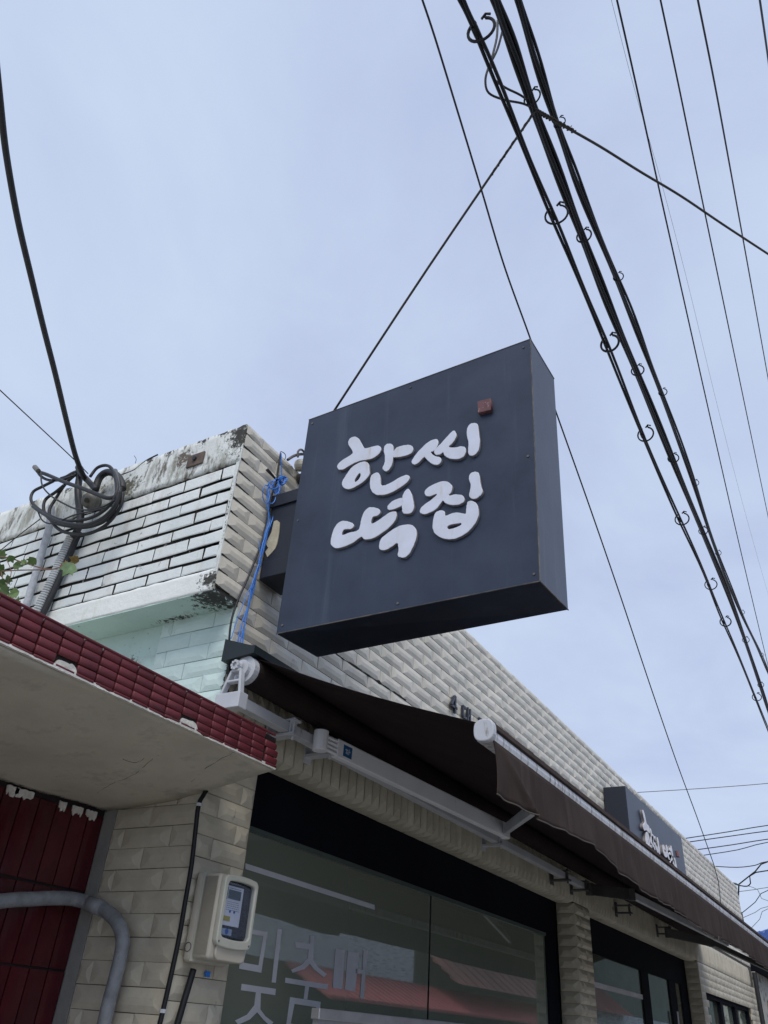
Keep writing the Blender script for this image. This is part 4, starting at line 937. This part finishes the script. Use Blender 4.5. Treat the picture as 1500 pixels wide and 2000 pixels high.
# ---- service drop, coil, insulator at the left
def zc(x, y): return (40 + x / 5.882, 880 + y / 5.882)
pts = span([(0, 195), (12, 300), (35, 430), (62, 545), (85, 640), (108, 730), (130, 822), (146, 885), (158, 918), (168, 938)], 3.0, (onY((168, 938), -.27) - CAM).dot(CM @ Vector((0, 0, -1))), 3.5, 0)
sdp = wire('service_drop_cable', pts, 0.0135, m_oldcable, sm_=1, label='thick black service cable dropping from the upper left to the white wall', cat='cable')
m = MB().tube(smooth([onY(zc(*p), -.27) for p in [(660, 190), (690, 260), (760, 330), (830, 410), (865, 450)]], 3), .016, 8)
m.tube(smooth([onY(zc(*p), -.25) for p in [(685, 200), (675, 320), (660, 450), (670, 600), (690, 760), (660, 900), (600, 1000)]], 3), .019, 8)
m.tube(smooth([onY(zc(*p), -.26) for p in [(680, 240), (600, 270), (530, 310), (470, 330)]], 3), .014, 8)
m.obj('cable_branch', m_oldcable, sdp, shade=True)
coil = empty('cable_coil', label='loose coil of black cable loops hanging from the wall bracket', cat='cable')
loops = [([(800, 300), (880, 200), (980, 170), (1050, 210), (1100, 330), (1110, 450), (1050, 600), (900, 730), (700, 800), (480, 800), (300, 730), (170, 640), (120, 560), (150, 470), (260, 410), (380, 350)], .0085, -.31),
 ([(1150, 420), (1120, 600), (980, 800), (760, 880), (560, 870), (400, 830), (300, 750), (265, 660), (290, 560), (400, 480), (500, 400)], .0088, -.29),
 ([(1175, 480), (1150, 640), (1000, 840), (800, 950), (620, 960), (450, 910), (350, 800), (335, 680), (400, 560), (520, 380), (640, 270)], .0088, -.275),
 ([(1130, 470), (1090, 620), (950, 770), (760, 850), (560, 840), (380, 790), (220, 700), (140, 640)], .0085, -.33),
 ([(235, 240), (250, 400), (350, 520), (500, 610), (640, 670), (800, 680), (960, 640), (1080, 570)], .0045, -.335),
 ([(170, 195), (215, 245), (300, 275), (500, 360), (700, 430), (900, 510), (1000, 545), (1085, 530), (1130, 470)], .0105, -.32),
 ([(175, 200), (230, 290), (330, 340), (480, 335), (600, 290)], .008, -.30),
 ([(200, 700), (250, 800), (340, 840), (450, 810), (620, 740), (800, 700), (960, 660)], .0038, -.34)]
for pl, r_, yv in loops:
    q = smooth([onY(zc(*p), yv + .012 * math.sin(i * .9)) for i, p in enumerate(pl)], 5)
    MB().tube(q, r_, 8).obj('cable_loop', m_oldcable, coil, shade=True)
MB().tube([onY(zc(165, 190), -.325), onY(zc(205, 235), -.325)], .0145, 10).obj('cable_end_cap', m_iron, coil)
MB().tube([onY(zc(1085, 230), -.30), onY(zc(1110, 370), -.30), onY(zc(1120, 480), -.30)], .0135, 8).obj('grey_tape', mat('grey_tape', (.12, .13, .15), None, 8, .6), coil)
MB().tube(smooth([onY(zc(*p), -.23) for p in [(860, 450), (900, 330), (960, 265), (1040, 250), (1120, 300), (1165, 380), (1170, 440)]], 4), .020, 12).obj('black_conduit_bend', m_oldcable, label='thick black bent conduit arching over the parapet behind the coil', cat='conduit', shade=True)
ins = empty('spool_insulator', label='grey ribbed spool insulator held in front of the white brick parapet', cat='insulator')
ic = onY(zc(810, 580), -.25); ax = Vector((.30, -.50, -.35)).normalized()
m = MB(); prof_ = [(-.055, .030), (-.050, .040), (-.035, .042), (-.030, .034), (-.018, .032), (-.010, .044), (0.006, .045), (.012, .034), (.024, .030), (.030, .040), (.038, .038), (.042, .020), (.043, .010)]
m.tube([ic + ax * a for a, b in prof_], [b for a, b in prof_], 18).obj('spool', m_iron, ins, shade=True)
MB().tube([ic + ax * -.11, ic + ax * .055], .009, 8).obj('spindle', m_oldcable, ins)
MB().tube([ic + ax * -.11, Vector((ic.x, -.165, ic.z - .03))], .010, 8).obj('bracket_rod', m_oldcable, ins)
m = MB().tube([ic + ax * .060 + Vector((.0, 0, 0)), ic + ax * .052], .014, 6); m.obj('nut', m_steelwire, ins)
# corrugated conduit
a = onY((139, 1050), -.215); b = onY((72, 1197), -.215); pts_ = []; rs = []
NN = 34
for i in range(NN):
    for t, r_ in ((0, .0265), (.45, .0265), (.55, .0205), (.95, .0205)):
        u = (i + t) / NN; p = a.lerp(b, u) + Vector((0.006 * math.sin(u * 3), 0, 0)); pts_.append(p); rs.append(r_)
MB().tube(pts_, rs, 12).obj('corrugated_conduit', m_flex, label='pale corrugated conduit running down the white brick parapet', cat='conduit')
a2 = Vector((.035, .012, 0)); MB().tube(smooth([a + a2 + Vector((0, 0, .03)), (a + b) / 2 + a2 * 1.1, b + a2 * 1.0, b + a2 + Vector((-.02, 0, -.05))], 4), .016, 10).obj('black_riser_cable', m_oldcable, label='thick black cable beside the corrugated conduit on the brick parapet', cat='cable', shade=True)
c0 = onY((100, 990), -.205); c1 = onY((96, 1030), -.205); c2 = onY((52, 1180), -.205)
q = smooth([c0, c1, (c1 + c2) / 2, c2, c2 + Vector((-.02, 0, -.08))], 8); MB().tube([v + Vector((random.uniform(-.001, .001), 0, 0)) for v in q], [.0195 + random.uniform(-.0012, .0012) for _ in q], 12).obj('wrapped_pipe', m_wrap, label='pale cloth-wrapped pipe leaning against the white brick parapet', cat='pipe', shade=True)
wire('short_roof_wire', [onY(p, -.17) for p in [(238, 927), (262, 918), (285, 900), (308, 888)]], .0042, m_oldcable, label='thin black wire drooping off the coping right of the coil', cat='wire')
wire('sprig_wire', [onY(p, -.12) for p in [(264, 905), (266, 897), (262, 890)]], .0015, m_steelwire, label='tiny dry twig standing on the parapet coping', cat='twig')
wire('parapet_stay_wire', [onY(p, -.2) for p in [(0, 1076), (40, 1043), (78, 1014)]], .003, m_steelwire, label='thin grey wire crossing the white bricks at the left edge', cat='wire')
wire('thin_left_wire', span([(-60, 705), (0, 762), (75, 832), (140, 893), (172, 925)], 3.4, 4.2), .0028, m_steelwire, sm_=1, label='thin wire slanting down to the coil from the left sky', cat='wire')
# ================================================================== vine
vine = empty('vine_plant', label='small green vine creeping over the red canopy at the left edge', cat='plant')
vy = -.45
m = MB().tube(smooth([onY(p, vy) for p in [(-40, 1085), (10, 1088), (50, 1100), (95, 1112), (130, 1104)]], 4), .003, 6).tube(smooth([onY(p, vy) for p in [(-30, 1118), (30, 1114), (70, 1113), (108, 1111), (140, 1098)]], 4), .003, 6)
m.tube(smooth([onY(p, vy) for p in [(-10, 1200), (6, 1150), (2, 1115), (-8, 1060)]], 4), .003, 6).tube(smooth([onY(p, vy) for p in [(20, 1190), (12, 1150), (22, 1118), (10, 1088)]], 4), .002, 6).obj('stem', m_stem, vine)
def leaf(px, py, s_, ang, mt=m_leaf, name='leaf'):
    s_ *= .8
    c0 = onY((px, py), vy + random.uniform(-.04, .03)); sc = s_ / FPX * (c0 - CAM).length
    ol = [(0, -.55), (.28, -.42), (.55, -.15), (.42, .0), (.50, .28), (.22, .22), (0, .62), (-.22, .22), (-.50, .28), (-.42, 0), (-.55, -.15), (-.28, -.42)]
    u = (CM @ Vector((math.cos(ang), math.sin(ang), random.uniform(-.7, .7)))).normalized(); w = (CM @ Vector((-math.sin(ang), math.cos(ang), random.uniform(-.7, .7)))).normalized(); nn = u.cross(w)
    vs = [c0 + (u * a + w * b) * sc + nn * sc * .18 * (abs(a)) for a, b in ol]; top = len(vs)
    vs.append(c0 - nn * .0 * sc); fs = [(i, (i + 1) % top, top) for i in range(top)]
    o = MB().poly(vs, fs).obj(name, mt, vine); sm = o.modifiers.new('t', 'SOLIDIFY'); sm.thickness = .0006
for (x_, y_, s_) in ((5, 1082, 24), (22, 1092, 18), (35, 1105, 20), (62, 1096, 22), (18, 1132, 22), (4, 1140, 22), (10, 1155, 28), (26, 1160, 24), (36, 1178, 26), (6, 1172, 26), (20, 1175, 22), (-4, 1110, 24), (46, 1098, 14), (2, 1120, 18), (30, 1188, 20), (-8, 1160, 30)):
    leaf(x_, y_, s_, random.uniform(-3, 3))
leaf(133, 1112, 34, 2.6, mat('pale_green_leaf', (.22, .33, .18), (.12, .2, .08), 30, .7)); leaf(145, 1092, 22, 1.0, m_leafold); leaf(128, 1100, 14, 0.3, m_leafold); leaf(122, 1106, 12, -1.3, mat('faded_red_leaf', (.26, .1, .08), None, 30, .7))
# ================================================================== grey pipe in front of the red wall
pp = [onX(p, -.46) for p in [(-260, 1790), (0, 1760), (60, 1756), (110, 1754), (150, 1757)]] + [onY(p, -.055) for p in [(200, 1775), (228, 1800), (239, 1830), (236, 1865), (224, 1915), (211, 1965), (196, 2035)]]
MB().tube(smooth(pp, 8), .0245, 16).tube(smooth(pp[4:7], 4)[2:5], .0275, 16).obj('grey_drain_pipe', m_pipe, label='grey painted metal pipe bending down in front of the maroon tiled wall', cat='pipe', shade=True)
# ================================================================== stainless cabinet under the window
q0, q1 = onX((625, 1969), .30), onX((1150, 1996), .30)
fr = empty('stainless_cabinet', label='stainless steel cabinet standing below the lettered shop window', cat='cabinet')
zt = q0.z
MB().box(0.262, 0.30, q0.y, q0.y + 3.1, zt - .035, zt).obj('top_edge', m_steel, fr, bevel=.003)
MB().box(0.266, 0.29, q0.y + .01, q0.y + 3.08, 0.06, zt - .035).obj('cabinet_body', m_steel, fr)
for yy in (q0.y + .08, q0.y + 1.5, q0.y + 3.0):
    MB().box(0.268, 0.288, yy - .02, yy + .02, 0, .06).obj('foot', m_dkalu, fr)

# ================================================================== overhead lines
GA = 'black cable bundles slung along the street'
A_path = [(900, 0), (938, 80), (1003, 240), (1062, 382), (1120, 520), (1180, 662), (1245, 826), (1318, 995), (1374, 1118), (1410, 1208), (1452, 1305), (1500, 1425)]
B_path = [(967, 0), (1000, 90), (1043, 215), (1092, 345), (1138, 465), (1188, 595), (1242, 724), (1308, 885), (1368, 1030), (1430, 1180), (1470, 1295), (1500, 1385)]
C_path = [(1012, 0), (1050, 130), (1090, 250), (1132, 370), (1192, 515), (1244, 645), (1290, 765), (1352, 935), (1400, 1080), (1442, 1185), (1478, 1262), (1500, 1312)]
def bundle(name, path, t0, t1, strands_, rings, ringr, side, **k):
    root = empty(name, **k)
    pts = span(path, t0, t1, 6, 14)
    P = pts
    for si, (ox, oz, r, wob) in enumerate(strands_):
        q = []
        for i, p in enumerate(P):
            d = (P[min(i + 1, len(P) - 1)] - P[max(i - 1, 0)]).normalized(); sdv = d.cross(Vector((0, 0, 1))).normalized()
            s_ = wob * math.sin(i * .55 + si * 2.1)
            q.append(p + sdv * (ox + s_) + Vector((0, 0, oz + s_ * .5)))
        MB().tube(q, r, 8).obj('cable_strand', m_black, root, shade=True)
    for (x_, y_) in rings:
        best = min(range(1, len(P) - 1), key=lambda i: (proj(P[i])[0] - x_) ** 2 + (proj(P[i])[1] - y_) ** 2 if proj(P[i])[2] > .1 else 1e9)
        # refine on the neighbouring segments
        bp_ = P[best]; bd = 1e9
        for (u, v) in ((P[best - 1], P[best]), (P[best], P[best + 1])):
            for kk in range(21):
                w = u.lerp(v, kk / 20); z_ = proj(w); dd = (z_[0] - x_) ** 2 + (z_[1] - y_) ** 2
                if dd < bd: bd = dd; bp_ = w
        d = (P[best + 1] - P[best - 1]).normalized(); sdv = d.cross(Vector((0, 0, 1))).normalized(); up = sdv.cross(d)
        ti = Vector((0, 0, 1)) * .0
        c0 = bp_ + sdv * ringr * side + up * ringr * .1; ring = []; n_ = 20
        tw = random.uniform(-.3, .3)
        axd = (d + up * .35 + sdv * tw).normalized(); u_ = (sdv - axd * sdv.dot(axd)).normalized(); w_2 = axd.cross(u_)
        for kk in range(n_ + 1):
            t = R(62) - R(318) * kk / n_
            ring.append(c0 + (u_ * math.cos(t) - w_2 * math.sin(t) * .85) * ringr)
        rg = MB().tube(ring, ringr * random.uniform(.09, .13), 6)
        e_ = ring[0]; rg.tube([e_, e_ + (w_2 * -.32 + u_ * .05) * ringr, e_ + (w_2 * -.12 + u_ * .42) * ringr * .9], ringr * .10, 5)
        rg.tube([e_ + (w_2 * -.3 + u_ * .05) * ringr, e_ + (w_2 * -.05 - u_ * .3) * ringr], ringr * .10, 5)
        rg.tube([bp_ - d * ringr * .55, bp_ + d * ringr * .25], ringr * .27, 8)
        rg.obj('hanger_ring', m_black, root)
    return P
PA = bundle('cable_bundle', A_path, 3.2, 12.5, [(-.006, 0, .0085, .002), (.010, -.004, .0085, .003)],
       [(933, 64), (1077, 424), (1184, 674), (1257, 850), (1324, 1018), (1382, 1144), (1411, 1217), (1478, 1362)], .060, .35,
       label='leftmost overhead bundle of two black cables with open hanger rings', cat='cable', group=GA)
PB = bundle('cable_bundle', B_path, 3.45, 13.5, [(-.013, 0, .0105, .003), (.002, -.006, .012, .003), (.017, .002, .0095, .004), (.006, .012, .009, .004)],
       [(1045, 190), (1140, 462), (1244, 724), (1314, 896), (1373, 1038), (1452, 1252), (1486, 1338)], .044, .25,
       label='thick middle overhead bundle of black cables where the diagonal wires are tied', cat='cable', group=GA)
PC = bundle('cable_bundle', C_path, 3.7, 14.5, [(-.010, 0, .0095, .003), (.004, -.004, .0105, .003), (.015, .004, .0085, .006)],
       [(1096, 240), (1204, 543), (1292, 768), (1355, 944), (1398, 1082), (1448, 1196), (1486, 1280)], .034, .45,
       label='rightmost of the three thick overhead cable bundles, with small rings', cat='cable', group=GA)
GP = 'single power lines high over the street'
for path, t0, t1, r, lab in (
    ([(1205, 0), (1240, 155), (1283, 350), (1340, 605), (1395, 850), (1450, 1090), (1500, 1300)], 6.5, 22, .0085, 'leftmost single power line, crossing the sky right of the cable bundles'),
    ([(1290, 0), (1325, 165), (1363, 350), (1415, 600), (1467, 850), (1500, 1008)], 7, 20, .0085, 'middle single power line between its two neighbours'),
    ([(1363, 0), (1397, 170), (1430, 350), (1468, 560), (1500, 738)], 7, 17, .0095, 'thicker single power line near the right edge'),
    ([(1484, 0), (1492, 55), (1500, 112)], 7, 8, .010, 'short visible power line in the top right corner'),
    ([(1194, 0), (1238, 170), (1290, 350), (1345, 560), (1403, 800), (1455, 1000), (1500, 1160)], 9, 26, .0022, 'hair-thin pale wire beside the leftmost single power line')):
    wire('power_line', span(path, t0, t1, 8, 25), r, m_black if r > .003 else m_iron, sm_=1, label=lab, cat='wire', group=GP)
# joints: diagonal guys
kn = CAM + ray((1041, 216)) * 4.02
bb = min(PB, key=lambda v: (proj(v)[0] - 1042) ** 2 + (proj(v)[1] - 214) ** 2 if proj(v)[2] > .1 else 1e9)
kn = Vector(bb) + Vector((0, 0, -.02))
an = Vector((0.30, 0.20, 4.128)); an = onY((645, 803), .20)
wire('sign_stay_wire', [an + Vector((0, 0, -.05)), an.lerp(kn, .5), kn], .0062, m_steelwire, label='dark steel stay wire running up from the hanging sign to the cable bundle', cat='wire')
m = MB()
for (base_, tgt) in ((an.lerp(kn, .80), kn),):
    q = []
    for i in range(90):
        t = i / 89; p = base_.lerp(tgt, t); q.append(p + Vector((math.cos(i * .5), math.sin(i * .5), .3 * math.cos(i * .5))) * .0055)
    m.tube(q, .0035, 5)
g2 = span([(1043, 214), (1090, 240), (1170, 285), (1250, 335), (1330, 383), (1410, 437), (1500, 496)], (kn - CAM).dot(CM @ Vector((0, 0, -1))), 5.2, 0, 8)
wire('pole_stay_wire', g2, .0072, m_steelwire, sm_=1, label='long diagonal stay wire from the cable knot to the right edge of the sky', cat='wire')
q = []
for i in range(110):
    t = i / 109 * .24; n_ = len(g2) - 2; x_ = t * n_; p = g2[int(x_)].lerp(g2[int(x_) + 1], x_ % 1); q.append(p + Vector((math.cos(i * .8), math.sin(i * .8), .4 * math.sin(i * .8))) * .011)
m.tube(q, .0042, 5)
for p in (q[60], q[80], q[100], q[20]): m.tube([p, p + Vector((.012, .01, .03))], .0025, 4)
m.obj('wire_splice', m_steelwire, label='twisted wire wrapping at the knot where the stay wires meet', cat='wire')
tk = (kn - CAM).dot(CM @ Vector((0, 0, -1)))
def atd(p, t): return CAM + ray(p) * t
m = MB().tube(smooth([atd(p, tk + o_) for p, o_ in (((985, 45), .0), ((972, 95), -.03), ((955, 130), -.08), ((948, 158), -.1), ((955, 182), -.1), ((985, 195), -.06), ((1020, 202), -.02), ((1042, 212), 0))], 5), .0058, 7)
m.tube(smooth([atd(p, tk + o_) for p, o_ in (((972, 40), 0), ((970, 75), -.04), ((960, 120), -.09), ((962, 150), -.1), ((985, 170), -.06), ((1015, 185), -.02), ((1040, 202), 0))], 5), .0058, 7)
m.obj('slack_cable_loop', m_oldcable, label='slack loop of two thin black cables hanging left of the middle bundle', cat='cable', shade=True)
# thin wire passing behind the sign down to the parapet
e_ = onX((1394, 1688), .02)
pts = span([(825, 0), (850, 75), (893, 215), (940, 370), (985, 520), (1036, 662), (1085, 802), (1150, 985), (1212, 1165), (1272, 1345), (1322, 1490), (1362, 1598), (1394, 1688)], 4.2, (e_ - CAM).dot(CM @ Vector((0, 0, -1))), 6, 0)
pts += [onX((1403, 1722), .03), onX((1408, 1765), .03), onX((1410, 1800), .03)]
wire('twisted_drop_wire', pts, .0062, m_oldcable, sm_=1, label='long thin wire passing behind the big sign and down onto the far parapet', cat='wire')

# ================================================================== far right: wires, blue roof, old wall
far = 'thin wires crossing beyond the end of the shop'
lines = [([(1240, 1548), (1370, 1540), (1500, 1530)], .012, 'faint pale wire above the facade sign'), ([(1335, 1638), (1420, 1625), (1500, 1612)], .016, 'topmost of the four parallel wires at the right edge'), ([(1342, 1645), (1420, 1634), (1500, 1623)], .016, 'second of the four parallel wires at the right edge'),
 ([(1358, 1660), (1430, 1650), (1500, 1639)], .016, 'third of the four parallel wires at the right edge'), ([(1370, 1671), (1440, 1660), (1500, 1645)], .014, 'lowest of the four parallel wires at the right edge'),
 ([(1395, 1692), (1440, 1694), (1475, 1690), (1502, 1682)], .015, 'drooping wire just above the far end of the parapet'), ([(1442, 1728), (1475, 1702), (1502, 1682)], .022, 'dark wire rising to the right from the far pole bracket'),
 ([(1442, 1729), (1458, 1731), (1466, 1725), (1476, 1704)], .02, 'slack wire loop under the dark rising wire'), ([(1438, 1742), (1470, 1738), (1502, 1733)], .01, 'faint level wire at the far end'),
 ([(1448, 1784), (1475, 1762), (1502, 1738)], .013, 'wire fanning up to the right from the far corner hook'), ([(1452, 1792), (1475, 1782), (1502, 1770)], .009, 'low faint wire fanning out at the far right'),
 ([(1466, 1814), (1484, 1795), (1502, 1774)], .009, 'lowest faint wire at the far right'), ([(1460, 1730), (1480, 1738), (1502, 1760)], .009, 'faint wire curving down at the far right')]
for pl, r_, lab in lines:
    wire('distant_wire', [CAM + ray(p) * 16.5 for p in pl] + [CAM + ray((pl[-1][0] + 120, pl[-1][1] - 14)) * 16.5], r_ * .62, m_oldcable if r_ > .012 else m_iron, n=5, sm_=3, label=lab, cat='wire', group=far)
br_ = onX((1441, 1728), -.1)
MB().tube([onX((1425, 1725), -.05), onX((1436, 1726), -.05), CAM + ray((1443, 1729)) * 16.5], .018, 6).tube([CAM + ray((1443, 1729)) * 16.5, CAM + ray((1441, 1780)) * 16.5, CAM + ray((1443, 1800)) * 16.5], .016, 6).tube([CAM + ray((1443, 1786)) * 16.5, CAM + ray((1449, 1783)) * 16.5], .03, 6) \
    .tube([CAM + ray((1449, 1784)) * 16.5, CAM + ray((1455, 1815)) * 16.5], .012, 6) \
    .obj('far_wire_bracket', m_oldcable, label='small dark bracket and drop wire at the far end of the cream parapet', cat='bracket')
bh = empty('blue_roof_house', label='distant house with a blue corrugated roof edge at the far right', cat='house')
P0 = CAM + ray((1470, 1826)) * 22; P1 = CAM + ray((1500, 1832)) * 21
m = MB(); k = 26; vs = []; fs = []
for i in range(k + 1):
    p = P0.lerp(P0 + (P1 - P0) * 3.5, i / k); dz = .05 * math.sin(i * 1.9)
    vs += [(p.x, p.y, P0.z + dz), (p.x, p.y, P0.z - 1.0), (p.x - .5, p.y + 3, P0.z + dz + .3)]
for i in range(k): a = i * 3; fs += [(a, a + 1, a + 4, a + 3), (a, a + 3, a + 5, a + 2)]
m.poly(vs, fs).obj('roof', m_bluemetal, bh)
pm = P0 + (P1 - P0) * 1.7; MB().box(P0.x + .1, P0.x + 3.4, P0.y - 1.5, P0.y + 3, 0, P0.z - .9).obj('wall', m_oldwhite, bh)
oh = empty('old_white_house', label='old stained white house wall with dark pipes just past the shop at the right edge', cat='house')
MB().box(-4, .05, YE + .02, YE + 5.5, 0, 2.75).obj('wall', m_oldwhite, oh); MB().box(-4, .25, YE + .02, YE + 5.6, 2.75, 2.88).obj('roof', m_frame, oh)
a = onX((1478, 1945), .08); MB().tube([(0.10, a.y, 0), (0.10, a.y, 2.7)], .035, 8).obj('drain_pipe', m_oldcable, oh)
MB().box(0.05, 0.09, a.y + 1.2, a.y + 2.0, 1.5, 2.35).obj('window', mat('tan_shutter', (.4, .28, .14), None, 5, .7), oh)

# ================================================================== across the street (seen in the glass)
ob = empty('opposite_white_house', label='low white brick house with a pink roof across the street, mirrored in the shop window', cat='house')
OX = 7.0
MB().box(OX, OX + 4, 2.0, 15.4, 2.50, 3.35).obj('parapet', m_oppw, ob)
m = MB()
m.prism([(OX - 1.0, 2.02), (OX, 2.49), (OX, 2.44), (OX - 1.0, 1.97)], 1, 10.6, 26).obj('pink_canopy', m_pink, ob)
m = MB()
for k in range(60):
    y_ = 10.7 + k * .25; m.prism([(OX - 1.02, 2.03), (OX + .0, 2.51), (OX + .0, 2.49), (OX - 1.02, 2.0)], 1, y_, y_ + .09)
m.obj('roof_batten', m_pink, ob)
MB().box(OX + .05, OX + 3.9, 2.0, 15.3, 0, 2.49).obj('wall', m_brown, ob)
o2 = empty('opposite_green_house', label='grey-green rendered house further along across the street', cat='house')
MB().box(OX + .2, OX + 5, 15.8, 60, 0, 5.4).obj('wall', m_grnw, o2); MB().box(OX, OX + 5.2, 15.7, 60.2, 5.4, 5.6).obj('roof', m_brown, o2); MB().box(OX - .5, OX + .2, 24, 44, 2.2, 2.6).obj('pale_band', m_oppw, o2)  # pale band added and wall raised for the reflection in the door glass
m = MB()
for k in range(26):
    a_ = 15.9 + k * .55
    for q_ in range(5): m.prism([(OX - .9 + q_ * .22, 2.55 + q_ * .16), (OX - .66 + q_ * .22, 2.73 + q_ * .16), (OX - .66 + q_ * .22, 2.66 + q_ * .16)], 1, a_, a_ + .47)
m.obj('roof_tiles', mat('red_clay_roof_tile', (.34, .16, .14), (.22, .10, .09), 2, .7), o2)
for k in range(0): MB().box(OX + .12, OX + .2, 17 + k * 3.4, 18.6 + k * 3.4, 3.9, 4.9).obj('window', m_vinyl, o2)
